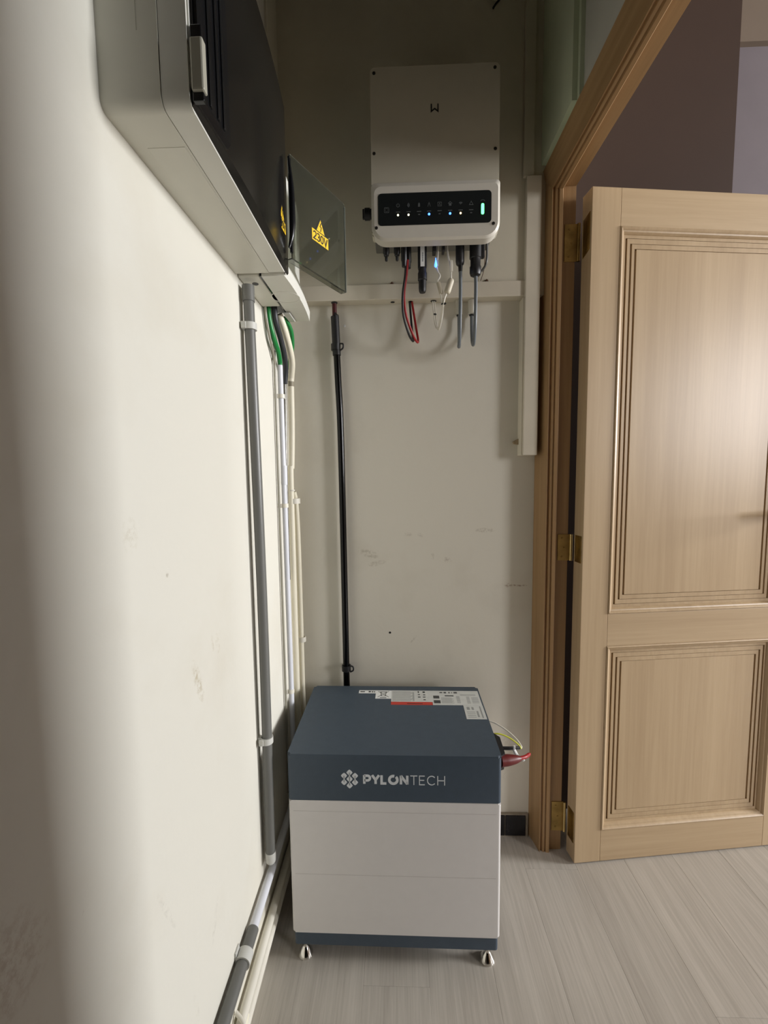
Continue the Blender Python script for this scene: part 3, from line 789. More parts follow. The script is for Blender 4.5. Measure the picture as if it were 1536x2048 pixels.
tc_ = obj('pipe_shadow', mtube([(-0.2950, 1.000, 1.455), (-0.2945, 1.004, 1.43), (-0.2930, 1.020, 1.395), (-0.2940, 1.048, 1.368), (-0.2960, 1.066, 1.345), (-0.297, 1.068, 1.30), (-0.297, 1.068, 0.24)], 0.0030, seg=10), mat('pipe_shadow_grey', lin(150, 146, 132), 0.3, var=0.1))  # modelled strand imitates the shadow of the pipe and cable on the wall
tag(tc_, 'thin greyish tube beside the bluish-white pipe on the wall', 'shadow')
cp = thing('cream_pipe', 'cream flexible pipe curving from the small box down the corner', 'pipe', (-0.28, 1.16, 0.12))
obj('flexible_pipe', mtube([(-0.2760, 1.045, 1.452), (-0.2700, 1.065, 1.425), (-0.2680, 1.100, 1.395), (-0.2705, 1.135, 1.365), (-0.2780, 1.155, 1.335), (-0.2800, 1.158, 1.322)], 0.0082, seg=14), CREAM, cp)
obj('joint_sleeve', mtube([(-0.2800, 1.158, 1.305), (-0.2800, 1.158, 1.327)], 0.0076, seg=14), mat('dull_joint', lin(150, 142, 122), 0.5, var=0.1), cp, label='dull grey-brown joint')
obj('pipe', mtube([(-0.2800, 1.158, 1.308), (-0.2812, 1.158, 1.20), (-0.2850, 1.158, 1.10), (-0.2880, 1.155, 1.02), (-0.2880, 1.155, 0.24)], 0.0078, seg=14), CREAM, cp)
obj('side_pipe', mtube([(-0.2860, 1.178, 1.030), (-0.2820, 1.185, 0.98), (-0.2800, 1.187, 0.8), (-0.2800, 1.187, 0.24)], 0.0070, seg=14), CREAM, cp)
clip(cp, (-0.2835, 1.166, 1.006), 0.0125, wd=0.014, m=WCAB)
obj('strap', mlathe([(0.0085, -0.002), (0.0092, 0), (0.0085, 0.002)], (-0.2868, 1.156, 1.035), 'Z', 14), WCAB, cp)
clip(cp, (-0.2780, 1.188, 0.612), 0.0085, wd=0.014, m=WCAB)

# ------------------------------------------------------------------ low conduits along the foot of the left wall
fc = thing('low_conduit', 'grey conduit with white end running along the wall foot', 'conduit', (-0.289, 0.6, 0.20))
obj('pipe', mtube([(-0.2890, 0.10, 0.195), (-0.2890, 0.755, 0.203)], 0.0110, seg=20), GREYP, fc)
obj('pipe_end', mtube([(-0.2890, 0.75, 0.203), (-0.2890, 1.21, 0.212)], 0.0086, seg=18), WHITEP, fc, label='white slimmer run of pipe')
clip(fc, (-0.2890, 0.705, 0.2024), 0.0110, along='Y', wd=0.020)
obj('clip_foot', mbox(XL, -0.2990, 0.696, 0.714, 0.196, 0.222, bev=0.001), GREYL, fc)
tr = thing('white_cable_pair', 'two white cable pipes side by side along the wall foot', 'cable', (-0.290, 0.7, 0.08))
obj('cable', mtube([(-0.2900, 0.68, 0.103), (-0.2900, 0.80, 0.105), (-0.2900, 1.20, 0.110)], 0.0085, seg=14), WCAB, tr)
obj('cable', mtube([(-0.2890, 0.66, 0.078), (-0.2890, 0.80, 0.081), (-0.2890, 1.20, 0.086)], 0.0095, seg=14), WCAB, tr)
obj('cream_tail', mtube([(-0.2900, 0.40, 0.080), (-0.2890, 0.55, 0.082), (-0.2860, 0.64, 0.085), (-0.2890, 0.70, 0.095)], 0.0078, seg=12), CREAM, tr)
obj('cream_tail', mtube([(-0.2850, 0.40, 0.060), (-0.2850, 0.55, 0.062), (-0.2820, 0.62, 0.066), (-0.2860, 0.69, 0.080)], 0.0075, seg=12), CREAM, tr)
obj('strap', mtube([(-0.2990, 0.685, 0.120), (-0.2800, 0.672, 0.112), (-0.2740, 0.655, 0.085), (-0.2800, 0.640, 0.060), (-0.296, 0.632, 0.050)], 0.0035, seg=10), WCAB, tr)
clip(tr, (-0.2870, 0.655, 0.078), 0.0125, along='Y', wd=0.022, m=WCAB)

# ------------------------------------------------------------------ black pipe on the back wall
bp = thing('black_pipe', 'glossy black cable pipe clipped upright to the back wall', 'pipe', (-0.16, 1.196, 0.01))
pth = [(-0.1530, 1.1945, 0.01), (-0.1541, 1.1945, 0.5), (-0.1558, 1.1945, 1.143), (-0.1603, 1.1945, 1.33), (-0.1630, 1.1945, 1.42)]
obj('pipe', mtube(pth, 0.0092, seg=18), RUBG, bp)
obj('sleeve', mtube([(-0.1624, 1.1945, 1.395), (-0.1642, 1.1945, 1.455), (-0.1654, 1.1945, 1.492), (-0.1659, 1.1945, 1.497)], [(0, 0.0110), (0.9, 0.0110), (1, 0.0085)], seg=18), RUB, bp, label='thicker black top sleeve')
obj('inner_tube', mtube([(-0.1658, 1.1945, 1.49), (-0.1662, 1.1960, 1.5325)], 0.0062, seg=14), REDD, bp, label='dark red tube at the top')
obj('grommet', mlathe([(0.0060, -0.003), (0.0088, 0.0), (0.0088, 0.0006)], (-0.1662, 1.1960, 1.5318), 'Z', 16), RUB, bp)
for z, x in ((1.4165, -0.1645), (0.5240, -0.1540)):
    clip(bp, (x, 1.1945, z), 0.0098, wd=0.016, m=RUB, out=Vector((0, -1, 0)))
    obj('clip_foot', mbox(x - 0.005, x + 0.005, 1.2035, YB, z - 0.006, z + 0.006, bev=0.0008), RUB, bp)
    obj('clip_latch', mtube([(x + 0.0115, 1.190, z + 0.008), (x + 0.020, 1.187, z + 0.006), (x + 0.020, 1.187, z - 0.004), (x + 0.0115, 1.190, z - 0.010)], 0.0022, seg=8), RUB, bp)

# ------------------------------------------------------------------ inverter
iv = thing('solar_inverter', 'off-white wall inverter with black status display and glowing lamps', 'inverter', (0.0895, YP, 1.607))
IX0, IX1 = -0.0550, 0.2340


def fxz(u, v, d): return (u, d, v)


bm = B(); prism(bm, rrect(IX0, IX1, 1.622, 1.9800, 0.006), fxz, 1.050, 1.078)
es = [e for e in bm.edges if all(abs(v.co.y - 1.050) < 1e-6 for v in e.verts)]
bmesh.ops.bevel(bm, geom=es, offset=0.0035, segments=3, affect='EDGES')
obj('body', bm, INVB, iv, angle=0.25)
obj('chassis', mbox(IX0 + 0.004, IX1 - 0.004, 1.070, 1.162, 1.6365, 1.976, bev=0.003), mat('grey_chassis', lin(112, 110, 104), 0.5, metal=0.3, var=0.05), iv, label='grey metal rear chassis')
obj('mounting_bracket', mbox(0.0, 0.18, 1.165, YP, 1.70, 1.93, bev=0.002), SCREW, iv)
# lower cover: rounded bottom corners, bevelled top slope
bm = B()
front = rrect(IX0 + 0.006, IX1 - 0.004, 1.611, 1.7225, (0.010, 0.016, 0.030, 0.030), 7)
rear = rrect(IX0 - 0.0005, IX1 + 0.0012, 1.6065, 1.7325, (0.008, 0.010, 0.034, 0.034), 7)
back = rear
ra = [bm.verts.new((u, 1.0395, v)) for u, v in front]
rm = [bm.verts.new((u, 1.0445, v)) for u, v in rear]
rb = [bm.verts.new((u, 1.070, v)) for u, v in rear]
bm.faces.new(ra)
for a, b in ((ra, rm), (rm, rb)):
    for k in range(len(a)): bm.faces.new((a[k], a[(k + 1) % len(a)], b[(k + 1) % len(b)], b[k]))
bm.faces.new(rb[::-1])
lc = obj('lower_cover', bm, INV, iv, angle=0.25, label='whiter lower cover')
bm = B(); prism(bm, rrect(-0.0400, 0.2150, 1.6380, 1.7070, 0.008), fxz, 1.0385, 1.0400)
dp = obj('display', bm, PANB, iv, label='black status display strip')
YD = 1.0385


def fd(u, v, d): return (u, YD - 0.0001 - d, v)


LX = [0.0049, 0.0287, 0.0525, 0.0751, 0.0988, 0.1224, 0.1460, 0.1696]
LM = [LEDW, LEDW, None, LEDB, None, LEDB, LEDO, None]
for i, (x, m) in enumerate(zip(LX, LM)):
    big = m is LEDB
    r = 0.0026 if big else 0.0021
    if m:
        obj('led', mlathe([(r, 0), (r, -0.0006), (r * 0.5, -0.0009)], (x, YD, 1.6597), 'Y', 12), m, dp, label={LEDW: 'lit yellow-white lamp', LEDB: 'lit blue lamp', LEDO: 'lit orange lamp'}[m])
    else:
        obj('led', mbox(x - 0.0022, x + 0.0022, YD - 0.0005, YD, 1.6588, 1.6606), ICON, dp, smooth=False)
    bm = B(); ribbon(bm, [(x - 0.0048, 1.6662), (x + 0.0048, 1.6662)], 0.0016, fd); obj('caption', bm, ICON, dp, smooth=False)
# icons over the lamps: power, sun, battery, pylon, meter, house, cloud, triangle
ic = B(); iz = 1.6805
ribbon(ic, arc(LX[0], iz, .0036, .0036, 120, 420, 14), 0.0009, fd); ribbon(ic, [(LX[0], iz), (LX[0], iz + .0048)], 0.0009, fd)
ribbon(ic, arc(LX[1], iz, .0020, .0030, 0, 360, 12), 0.0016, fd); ribbon(ic, [(LX[1], iz - .0050), (LX[1], iz + .0050)], 0.0012, fd)
ribbon(ic, [(LX[2], iz - .0042), (LX[2], iz + .0025)], 0.0045, fd); ribbon(ic, [(LX[2], iz + .0025), (LX[2], iz + .0042)], 0.0020, fd)
ribbon(ic, [(LX[3] - .003, iz - .0045), (LX[3], iz + .0045), (LX[3] + .003, iz - .0045)], 0.0010, fd); ribbon(ic, [(LX[3] - .0025, iz + .001), (LX[3] + .0025, iz + .001)], 0.0009, fd)
ribbon(ic, [(LX[4] - .0042, iz - .0040), (LX[4] - .0042, iz + .0040), (LX[4] + .0042, iz + .0040), (LX[4] + .0042, iz - .0040)], 0.0009, fd, closed=True); ribbon(ic, [(LX[4] - .0020, iz - .0020), (LX[4], iz + .0022), (LX[4] + .0020, iz - .0020)], 0.0009, fd)
ribbon(ic, [(LX[5] - .0048, iz + .0005), (LX[5], iz + .0045), (LX[5] + .0048, iz + .0005)], 0.0010, fd); ribbon(ic, [(LX[5], iz - .0042), (LX[5], iz + .0010)], 0.0055, fd)
for q in (0.0050, 0.0032, 0.0014): ribbon(ic, arc(LX[6], iz - .0025, q, q, 45, 135, 6), 0.0011, fd)
ribbon(ic, [(LX[7] - .0042, iz - .0036), (LX[7], iz + .0040), (LX[7] + .0042, iz - .0036)], 0.0010, fd, closed=True)
ribbon(ic, rrect(-0.0262, -0.0158, 1.6655, 1.6765, 0.002, 3), 0.0008, fd, closed=True); ribbon(ic, rrect(-0.0238, -0.0182, 1.6680, 1.6745, 0.001, 2), 0.0006, fd, closed=True)
ribbon(ic, arc(0.1953, iz + 0.002, .0052, .0040, 20, 160, 8), 0.0009, fd)
obj('icon', ic, ICON, dp, smooth=False)
bm = B(); prism(bm, rrect(0.1920, 0.1986, 1.6555, 1.6790, 0.003), fd, 0, 0.0006); obj('charge_bar', bm, LEDG, dp, label='lit green battery bar')
# emblem on the upper body: a squared W with a low peak
bm = B()
def fe(u, v, d): return (u, 1.0500 - 0.0001 - d, v)
ribbon(bm, [(0.0818, 1.8995), (0.0818, 1.8838), (0.0892, 1.8895), (0.0966, 1.8838), (0.0966, 1.8995)], 0.0026, fe, d=0.0006)
obj('emblem', bm, SCREW, iv, smooth=False, label='dark squared letter W emblem')
for (x, z, y) in ((-0.0460, 1.9680, 1.050), (0.2225, 1.9695, 1.050), (-0.0480, 1.8000, 1.050), (0.2250, 1.8010, 1.050), (-0.0445, 1.6340, 1.0395), (0.2200, 1.6360, 1.0395)):
    obj('screw', mlathe([(0.0036, 0.0002), (0.0036, -0.0008), (0.0020, -0.0012), (0.0019, -0.0004)], (x, y, z), 'Y', 14), SCREW, iv)
sw = obj('isolator_switch', mlathe([(0.011, 0.0), (0.011, -0.006), (0.013, -0.0065), (0.013, -0.018), (0.010, -0.020)], (IX0, 1.085, 1.690), 'X', 20), RUB, iv, label='black rotary switch')
obj('grip', mbox(IX0 - 0.024, IX0 - 0.014, 1.0815, 1.0885, 1.679, 1.701, bev=0.0015), RUB, sw)
# connectors below
for x in (-0.0240, 0.0020):
    obj('pv_plug', mlathe([(0.0078, 0.030), (0.0078, 0.0), (0.0062, -0.002), (0.0060, -0.006), (0.0036, -0.008), (0.0034, -0.016), (0.0026, -0.018)], (x, 1.1, 1.6075), 'Z', 14), RUB, iv)
obj('port_clip', mbox(0.088, 0.096, 1.090, 1.115, 1.605, 1.637, bev=0.001), RUB, iv)
obj('port_clip', mbox(0.1105, 0.117, 1.090, 1.115, 1.607, 1.637, bev=0.001), RUB, iv)
obj('earth_bracket', mtube([(0.222, 1.12, 1.638), (0.221, 1.12, 1.590), (0.212, 1.135, 1.575)], 0.003, seg=8), GREYP, iv)
# data stick with a label
ds = thing('data_stick', 'black plug-in data stick with white label hanging under inverter', 'data stick', (0.0630, 1.1, 1.514))
obj('body', mbox(0.0520, 0.0735, 1.0925, 1.1075, 1.5685, 1.6370, bev=0.003), RUB, ds)
obj('label', mbox(0.0580, 0.0680, 1.0918, 1.0926, 1.5715, 1.6300), STICK, ds, smooth=False, label='white printed label')
lb = B()
for k in range(9): box(lb, 0.0622, 0.0648, 1.0914, 1.0919, 1.583 + k * 0.0024, 1.5842 + k * 0.0024)
obj('label_print', lb, INKD, ds, smooth=False)
obj('lock_ring', mlathe([(0.0092, 0), (0.0112, 0.002), (0.0112, 0.018), (0.0098, 0.020), (0.0096, 0.0285)], (0.0630, 1.1, 1.541), 'Z', 20), RUB, ds)
obj('nose', mlathe([(0.0070, 0.0), (0.0084, 0.003), (0.0092, 0.010), (0.0094, 0.028)], (0.0630, 1.1, 1.514), 'Z', 20), RUB, ds)
# battery lead pair
for nm, m, lab, pts, x in (
        ('black_lead', RUB, 'black battery lead hanging in a loop under the inverter', [(0.0235, 1.098, 1.590), (0.0215, 1.098, 1.555), (0.0150, 1.102, 1.510), (0.0165, 1.110, 1.465), (0.0300, 1.130, 1.4260), (0.0420, 1.160, 1.4180), (0.0400, 1.185, 1.450), (0.0345, 1.2030, 1.5325)], 0.0235),
        ('red_lead', RED, 'red battery lead hanging in a loop beside the black one', [(0.0275, 1.098, 1.590), (0.0245, 1.098, 1.555), (0.0185, 1.103, 1.510), (0.0235, 1.112, 1.465), (0.0420, 1.140, 1.4240), (0.0550, 1.168, 1.4180), (0.0500, 1.190, 1.465), (0.0405, 1.2035, 1.5325)], 0.0275)):
    t = thing(nm, lab, 'cable', (x, 1.10, 1.43))
    obj('cable', mtube(pts, 0.0030, seg=10, smooth=10), m, t)
    xo = x + (-0.0045 if nm == 'black_lead' else 0.0020)
    obj('plug', mlathe([(0.0056, 0.0), (0.0060, 0.012), (0.0072, 0.014), (0.0072, 0.0625)], (xo, 1.098 + (0 if nm == 'black_lead' else 0.009), 1.5745), 'Z', 14), RUB, t)
# two white network leads with ferrite barrels
n1 = thing('network_cable', 'white network lead with blue-lit clear plug under the inverter', 'cable', (0.098, 1.1, 1.44))
obj('cable', mtube([(0.1020, 1.098, 1.6370), (0.0998, 1.098, 1.595), (0.0970, 1.098, 1.578), (0.1000, 1.098, 1.562), (0.1050, 1.098, 1.552), (0.1030, 1.098, 1.545), (0.0995, 1.098, 1.540), (0.1010, 1.098, 1.528), (0.1045, 1.10, 1.515), (0.1085, 1.10, 1.500), (0.1110, 1.103, 1.484), (0.1095, 1.125, 1.462), (0.1045, 1.155, 1.446), (0.0995, 1.180, 1.470), (0.0955, 1.2035, 1.5325)], 0.0021, seg=8), WCAB, n1)
obj('clear_plug', mbox(0.0930, 0.1015, 1.093, 1.101, 1.571, 1.586, bev=0.001), CLEAR, n1)
obj('plug_glow', mlathe([(0.0010, 0), (0.0032, 0.002), (0.0034, 0.006), (0.0012, 0.016), (0.0006, 0.022)], (0.0945, 1.0915, 1.568), 'Z', 10), LEDB, n1, label='blue glow at the clear plug, put in as emission')  # emissive bead stands in for the blue glow at the plug
obj('ferrite_barrel', mtube([(0.1010, 1.098, 1.536), (0.1085, 1.10, 1.510)], [(0, 0.0050), (0.12, 0.0066), (0.88, 0.0066), (1, 0.0050)], seg=14, raw=False, smooth=8), FERR, n1)
n2 = thing('network_cable', 'white network lead with pale ferrite barrel right of its twin', 'cable', (0.118, 1.1, 1.44))
obj('cable', mtube([(0.1210, 1.098, 1.6370), (0.1250, 1.098, 1.597), (0.1295, 1.098, 1.580), (0.1320, 1.096, 1.565), (0.1318, 1.096, 1.552), (0.1310, 1.096, 1.540), (0.1240, 1.096, 1.518), (0.1170, 1.098, 1.500), (0.1135, 1.100, 1.484), (0.1120, 1.122, 1.462), (0.1075, 1.155, 1.4435), (0.1040, 1.182, 1.470), (0.1005, 1.2035, 1.5325)], 0.0021, seg=8), WCAB, n2)
obj('plug', mbox(0.1290, 0.1355, 1.0925, 1.0995, 1.5580, 1.5845, bev=0.0012), WCAB, n2)
obj('ferrite_barrel', mtube([(0.1325, 1.096, 1.542), (0.1265, 1.096, 1.524), (0.1215, 1.097, 1.510)], [(0, 0.0055), (0.08, 0.0078), (0.92, 0.0078), (1, 0.0060)], seg=16), FERR, n2)
obj('cable_tie', mlathe([(0.0036, -0.0018), (0.0046, 0), (0.0036, 0.0018)], (0.1124, 1.1015, 1.4865), 'Z', 10), RUB, n2)
obj('tie_tail', mtube([(0.1124, 1.1010, 1.4865), (0.1170, 1.098, 1.4858), (0.1190, 1.097, 1.4878)], 0.0022, seg=8), RUB, n2)
obj('cable_tie', mlathe([(0.0036, -0.0018), (0.0046, 0), (0.0036, 0.0018)], (0.1005, 1.190, 1.4935), 'Z', 10), RUB, n2)
# two grey mains cables with black glands, looping up into clear sleeves under the ledge
for nm, lab, x, r0, zc, yb, bot in (('grey_mains_cable', 'grey mains cable with slim black gland, looping into the ledge', 0.1535, 0.0105, 1.5740, 1.2045, 1.398), ('grey_mains_cable', 'grey mains cable with bulky black gland, rightmost under the inverter', 0.1905, 0.0135, 1.5480, 1.2045, 1.402)):
    t = thing(nm, lab, 'cable', (x, 1.1, 1.40))
    if r0 < 0.012:
        obj('gland', mlathe([(0.0058, 0.0), (0.0092, 0.003), (0.0105, 0.010), (0.0105, 1.6380 - zc)], (x, 1.1, zc), 'Z', 22), RUB, t)
        obj('strain_relief', mlathe([(0.0046, -0.014), (0.0056, 0.002)], (x + 0.001, 1.1, zc), 'Z', 14), RUB, t)
    else:
        obj('gland', mlathe([(0.0070, 0.0), (0.0120, 0.003), (0.0138, 0.009), (0.0138, 0.022), (0.0122, 0.024), (0.0122, 0.040), (0.0142, 0.042), (0.0142, 1.6380 - zc)], (x, 1.1, zc), 'Z', 22), RUB, t)
        obj('gland_lug', mbox(x + 0.012, x + 0.021, 1.094, 1.106, 1.590, 1.637, bev=0.0015), RUB, t)
    xb = x + 0.012 if r0 < 0.012 else x + 0.0085
    obj('cable', mtube([(x + 0.001, 1.1, zc + 0.004), (x + 0.0015, 1.1, 1.52), (x + 0.001, 1.102, 1.46), (x + 0.002, 1.115, bot + 0.02), (x + 0.004, 1.145, bot), (xb - 0.002, 1.178, bot + 0.016), (xb, 1.199, 1.450), (xb, 1.2030, 1.495)], 0.0043, seg=12, smooth=10), GREYC, t)
    obj('clear_sleeve', mlathe([(0.0085, 0.0), (0.0095, 0.002), (0.0095, 0.036)], (xb, 1.2025, 1.4955), 'Z', 18), CLEAR, t, label='clear sleeve at the ledge')
    obj('cable_end_ring', mlathe([(0.0052, 0.0), (0.0066, 0.0015), (0.0066, 0.0035)], (xb, 1.2030, 1.4915), 'Z', 14), RUB, t)
bw = obj('thin_wire', mtube([(0.2230, 1.155, 1.640), (0.2265, 1.172, 1.61), (0.2255, 1.181, 1.595), (0.2190, 1.1855, 1.574)], 0.0010, seg=6), RUST)
tag(bw, 'thin brown wire between inverter and ledge, right side', 'wire')
uw = obj('dark_wire', mtube([(0.2450, 1.1865, 2.220), (0.2520, 1.184, 2.228), (0.2620, 1.183, 2.238), (0.2750, 1.184, 2.255), (0.285, 1.187, 2.30)], 0.0024, seg=8), RUB)
tag(uw, 'dark cut wire end on the upper back panel, top edge', 'wire')

# ------------------------------------------------------------------ battery tower
BA = -0.0079; BX, BY = -0.2413, 0.8608
bt = thing('battery_tower', 'floor battery with slate top, off-white module and steel feet', 'battery', (BX, BY, 0), BA)
W_, D_ = 0.450, 0.296
Z1, Z2, Z3, Z4 = 0.0445, 0.0755, 0.3861, 0.4894


def lp(name, bm, m, parent=None, **k): return obj(name, bm, m, parent or bt, local=True, **k)


bm = B(); prism(bm, rrect(0.003, W_ - 0.003, 0.003, D_ - 0.003, 0.006), lambda u, v, d: (u, v, d), Z1, Z2 + 0.0004); lp('base', bm, SLATE)
bm = B(); prism(bm, rrect(0, W_, 0, D_, 0.006), lambda u, v, d: (u, v, d), Z2 + 0.0008, Z3 - 0.0006)
es = [e for e in bm.edges if abs(e.verts[0].co.z - e.verts[1].co.z) < 1e-6]
bmesh.ops.bevel(bm, geom=es, offset=0.0025, segments=2, affect='EDGES'); lp('module', bm, MODW, label='off-white battery module', angle=0.5)
g_ = B(); box(g_, 0.010, W_ - 0.010, -0.0003, 0.001, 0.2155, 0.2160); box(g_, 0.010, W_ - 0.010, -0.0003, 0.001, 0.3610, 0.3614)
lp('press_line', g_, mat('press_line', lin(172, 166, 162), 0.5, var=0.02), smooth=False)
bm = B(); prism(bm, rrect(0, W_, 0, D_, 0.007), lambda u, v, d: (u, v, d), Z3, Z4)
es = [e for e in bm.edges if all(abs(v.co.z - Z4) < 1e-6 for v in e.verts)]
bmesh.ops.bevel(bm, geom=es, offset=0.004, segments=3, affect='EDGES'); bms = lp('control_unit', bm, SLATE, label='slate grey control unit', angle=0.5)
for (u, v) in ((0.022, 0.022), (W_ - 0.022, 0.022), (0.022, D_ - 0.022), (W_ - 0.022, D_ - 0.022)):
    lp('foot', mlathe([(0.0155, 0.0), (0.0165, 0.002), (0.0150, 0.006), (0.0072, 0.019), (0.0050, 0.022), (0.0050, 0.028), (0.0062, 0.030), (0.0062, 0.034), (0.0040, 0.035), (0.0040, Z1 + 0.001)], (u, v, 0), 'Z', 20), STEEL, label='chrome levelling foot')
# emblem: seven rounded lozenges, columns joined by thin necks
def ff(u, v, d): return (u, -0.0001 - d, v)
ex, ez = 0.1322, 0.4355
bm = B(); q = 0.0064


def lozenge(cu, cv):
    pts = []
    for k in range(24):
        t = 2 * math.pi * k / 24
        p = 1.22; c_, s_ = math.cos(t), math.sin(t)
        rr = q / ((abs(c_) ** p + abs(s_) ** p) ** (1 / p)); pts.append((cu + rr * c_, cv + rr * s_))
    prism(bm, pts, ff, 0, 0.0005)


for (i, j) in ((0, 0.0145), (0, 0), (0, -0.0145), (-0.0116, 0.0073), (-0.0116, -0.0073), (0.0116, 0.0073), (0.0116, -0.0073)):
    lozenge(ex + i, ez + j)
for (i, a, b) in ((0, 0.0145, -0.0145), (-0.0116, 0.0073, -0.0073), (0.0116, 0.0073, -0.0073)):
    ribbon(bm, [(ex + i, ez + a), (ex + i, ez + b)], 0.0026, ff, d=0.0005)
lp('emblem', bm, SILV, bms, smooth=False, label='silver seven-lozenge emblem')
bm = B(); x = 0.1605; hh = 0.0205; zb = 0.4250
for ch in 'PYLON':
    if ch == 'O':
        cu, cv = x + 0.0115, zb + hh / 2
        ribbon(bm, arc(cu, cv, 0.0085, 0.0085, 75, 410, 26), 0.0055, ff, d=0.0005)
        ribbon(bm, [(cu - 0.0005, cv + 0.0112), (cu - 0.0005, cv + 0.0052)], 0.0034, ff, d=0.0006)
        x += 0.0245; continue
    wd, sk = glyph(ch)
    k_ = 0.98 * hh
    for s_ in sk: ribbon(bm, [(x + 0.0012 + p[0] * k_, zb + 0.0006 + p[1] * (hh - 0.0012)) for p in s_], 0.0052, ff, d=0.0005)
    x += wd * k_ + (0.0048 if ch != 'L' else 0.0040) - (0.0018 if ch in 'PY' else 0)
x += 0.0010
x0t = x; tw = 0.3330 - x0t
nat = sum(glyph(c)[0] for c in 'TECH') + 3 * 0.16
for ch in 'TECH':
    wd, sk = glyph(ch); k_ = tw / nat
    for s_ in sk: ribbon(bm, [(x + p[0] * k_, zb - 0.0002 + p[1] * hh) for p in s_], 0.0019, ff, d=0.0005)
    x += (wd + 0.16) * k_
lp('lettering', bm, SILV, bms, smooth=False, label='silver lettering PYLONTECH')
# stickers on the top, back right
MI = (Matrix.Translation((BX, BY, 0)) @ Matrix.Rotation(BA, 4, 'Z')).inverted()


def tb(bm, x0, x1, y0, y1, h0, h1): return box(bm, x0 - BX, x1 - BX, y0 - BY, y1 - BY, Z4 + h0, Z4 + h1)


def ink(parent, rects, m, name='print'):
    b_ = B()
    for r_ in rects: tb(b_, *r_, 0.0003, 0.0005)
    lp(name, b_, m, parent, smooth=False)


def stick(name, rect, m, lab): return lp(name, tb(B(), *rect, 0, 0.0003), m, smooth=False, label=lab)


s1 = stick('sticker', (-0.1140, -0.0680, 1.1170, 1.1330), STICK, 'white strip sticker')
ink(s1, [(-0.1105, -0.098, 1.123, 1.128), (-0.088, -0.082, 1.122, 1.129), (-0.0795, -0.0755, 1.122, 1.128), (-0.0735, -0.0705, 1.122, 1.128)], INKD)
s2 = stick('sticker', (-0.0680, -0.0262, 1.0900, 1.1330), STICK, 'white bin symbol sticker')
b_ = B()
def ft(u, v, d): return (u - BX, v - BY, Z4 + 0.0003 + d)
ribbon(b_, [(-0.0545, 1.1240), (-0.0525, 1.1030), (-0.0420, 1.1030), (-0.0400, 1.1240)], 0.0016, ft, d=0.0002, closed=True)
ribbon(b_, [(-0.0565, 1.1255), (-0.0380, 1.1255)], 0.0018, ft, d=0.0002)
ribbon(b_, [(-0.0620, 1.1280), (-0.0330, 1.0980)], 0.0012, ft, d=0.0003); ribbon(b_, [(-0.0330, 1.1280), (-0.0620, 1.0980)], 0.0012, ft, d=0.0003)
ribbon(b_, [(-0.0560, 1.0945), (-0.0390, 1.0945)], 0.0030, ft, d=0.0002)
lp('bin_symbol', b_, INKD, s2, smooth=False)
s3 = stick('sticker', (-0.0262, 0.0810, 1.0750, 1.1335), STICKG, 'grey text sticker')
ink(s3, [(-0.023, 0.028 + 0.003 * ((k * 7) % 3 - 1), 1.0790 + k * 0.0052, 1.0808 + k * 0.0052) for k in range(10)], INKG)
ink(s3, [(0.030, 0.0345, 1.0790 + k * 0.0052, 1.0822 + k * 0.0052) for k in range(9)], INKG)
ink(s3, [(0.0445, 0.0475, 1.121, 1.130), (0.0575, 0.0635, 1.121, 1.129), (0.0440, 0.0500, 1.110, 1.114), (0.0580, 0.0640, 1.109, 1.113), (0.0440, 0.0510, 1.0970, 1.1015), (0.0570, 0.0640, 1.0970, 1.1010), (0.0580, 0.0640, 1.0835, 1.0880)], INKD, 'symbol')
s4 = stick('sticker', (-0.0262, 0.0805, 1.0605, 1.0750), REDS, 'red warning strip')
ink(s4, [(0.015, 0.055, 1.0640, 1.0685)], mat('red_ink', lin(120, 40, 34), 0.5, var=0.05))
s5 = stick('sticker', (0.0810, 0.2050, 1.0610, 1.1335), STICKG, 'white data sticker with two dark squares')
ink(s5, [(0.1025, 0.110, 1.121, 1.126), (0.1135, 0.120, 1.120, 1.127), (0.1265, 0.1295, 1.120, 1.127), (0.1340, 0.136, 1.121, 1.126), (0.1400, 0.149, 1.120, 1.127), (0.1150, 0.1380, 1.1045, 1.1095)], INKD)
ink(s5, [(0.0845, 0.100, 1.0930, 1.1070), (0.0845, 0.1015, 1.0690, 1.0840)], INKD, 'dark_square')
ink(s5, [(0.156, 0.196, 1.1090 + k * 0.004, 1.1104 + k * 0.004) for k in range(2)] + [(0.104, 0.136 - 0.004 * (k % 2), 1.0700 + k * 0.0050, 1.0718 + k * 0.0050) for k in range(6)] + [(0.144, 0.153, 1.0720 + k * 0.0060, 1.0745 + k * 0.0060) for k in range(6)] + [(0.170, 0.178, 1.070 + k * 0.006, 1.0725 + k * 0.006) for k in range(6)] + [(0.183, 0.200, 1.072 + k * 0.005, 1.0738 + k * 0.005) for k in range(6)], INKG)
s6 = stick('sticker', (0.1570, 0.2055, 0.9985, 1.0608), STICKG, 'white address sticker at the edge')
ink(s6, [(0.164, 0.171, 1.0400, 1.0520), (0.176, 0.181, 1.0400, 1.0520), (0.186, 0.190, 1.008, 1.034), (0.196, 0.199, 1.004, 1.056)] + [(0.162, 0.182, 1.0060 + k * 0.0075, 1.0080 + k * 0.0075) for k in range(4)], INKG)
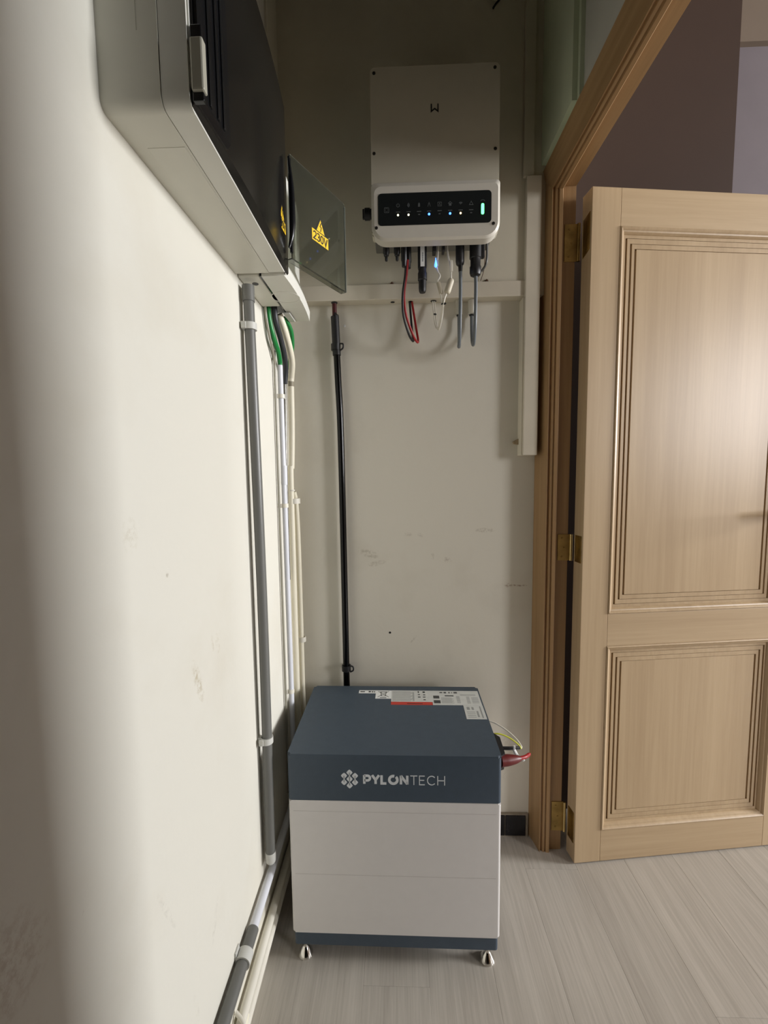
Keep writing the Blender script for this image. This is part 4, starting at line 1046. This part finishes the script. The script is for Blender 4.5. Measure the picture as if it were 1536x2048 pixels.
# plugs and leads on the battery's right side
XR = BX + W_ - 0.0005
con = thing('battery_plug', 'black angled plug housing on the battery side', 'plug', (XR, 0.915, 0.45))
bm = B(); prism(bm, [(0.872, 0.478), (0.958, 0.484), (0.948, 0.452), (0.885, 0.436)], lambda u, v, d: (d, u, v), XR - 0.003, XR + 0.004)
for v in bm.verts:
    if v.co.x > XR + 0.003: v.co.y = 0.905 + (v.co.y - 0.905) * 0.55; v.co.x += 0.010
obj('housing', bm, RUB, con, smooth=False)
rc = thing('red_battery_lead', 'red battery lead with cone boot leaving the battery side', 'cable', (XR, 0.89, 0.45))
obj('boot', mtube([(XR + 0.004, 0.885, 0.4615), (0.2420, 0.892, 0.4600), (0.2580, 0.897, 0.4590)], [(0, 0.0125), (0.25, 0.0120), (1, 0.0052)], seg=14), mat('dark_red_boot', lin(96, 28, 28), 0.4, var=0.1), rc)
obj('cable', mtube([(0.2500, 0.895, 0.4595), (0.2700, 0.905, 0.4570), (0.2810, 0.917, 0.4540), (0.2875, 0.924, 0.4525)], [(0, 0.0042), (0.75, 0.0040), (1, 0.0012)], seg=12), RED, rc)
bl = thing('black_battery_lead', 'pair of thin black leads tied beside the red boot', 'cable', (XR, 0.92, 0.46))
for dz in (0.0, -0.0045):
    obj('cable', mtube([(XR + 0.008, 0.930, 0.4630 + dz), (0.2320, 0.930, 0.4625 + dz), (0.2560, 0.934, 0.4600 + dz), (0.2680, 0.940, 0.4575 + dz)], 0.0020, seg=8), RUB, bl)
obj('cable_tie', mbox(0.2490, 0.2535, 0.920, 0.9235, 0.4580, 0.4720, bev=0.0008, xf=None), STICK, bl, label='white tie tag')
obj('cable_tie', mtube([(0.2505, 0.9215, 0.4620), (0.2560, 0.915, 0.4530), (0.2620, 0.9020, 0.4530), (0.2670, 0.9010, 0.4560)], 0.0040, seg=8), STICK, bl)
ww = obj('white_wire', mtube([(XR - 0.002, 1.003, 0.4810), (0.2240, 0.997, 0.4800), (0.2480, 0.978, 0.4730), (0.2650, 0.960, 0.4640), (0.2725, 0.945, 0.4570), (0.2735, 0.942, 0.4530)], 0.0017, seg=8), WCAB)
tag(ww, 'thin white wire arching out of the battery side', 'wire')
yw = obj('yellow_green_wire', mtube([(XR - 0.002, 0.956, 0.4770), (0.2250, 0.954, 0.4790), (0.2450, 0.950, 0.4735), (0.2620, 0.944, 0.4640), (0.2690, 0.940, 0.4575), (0.2712, 0.938, 0.4535)], 0.0017, seg=8), YGW)
tag(yw, 'thin yellow-green earth wire arching under the white wire', 'wire')
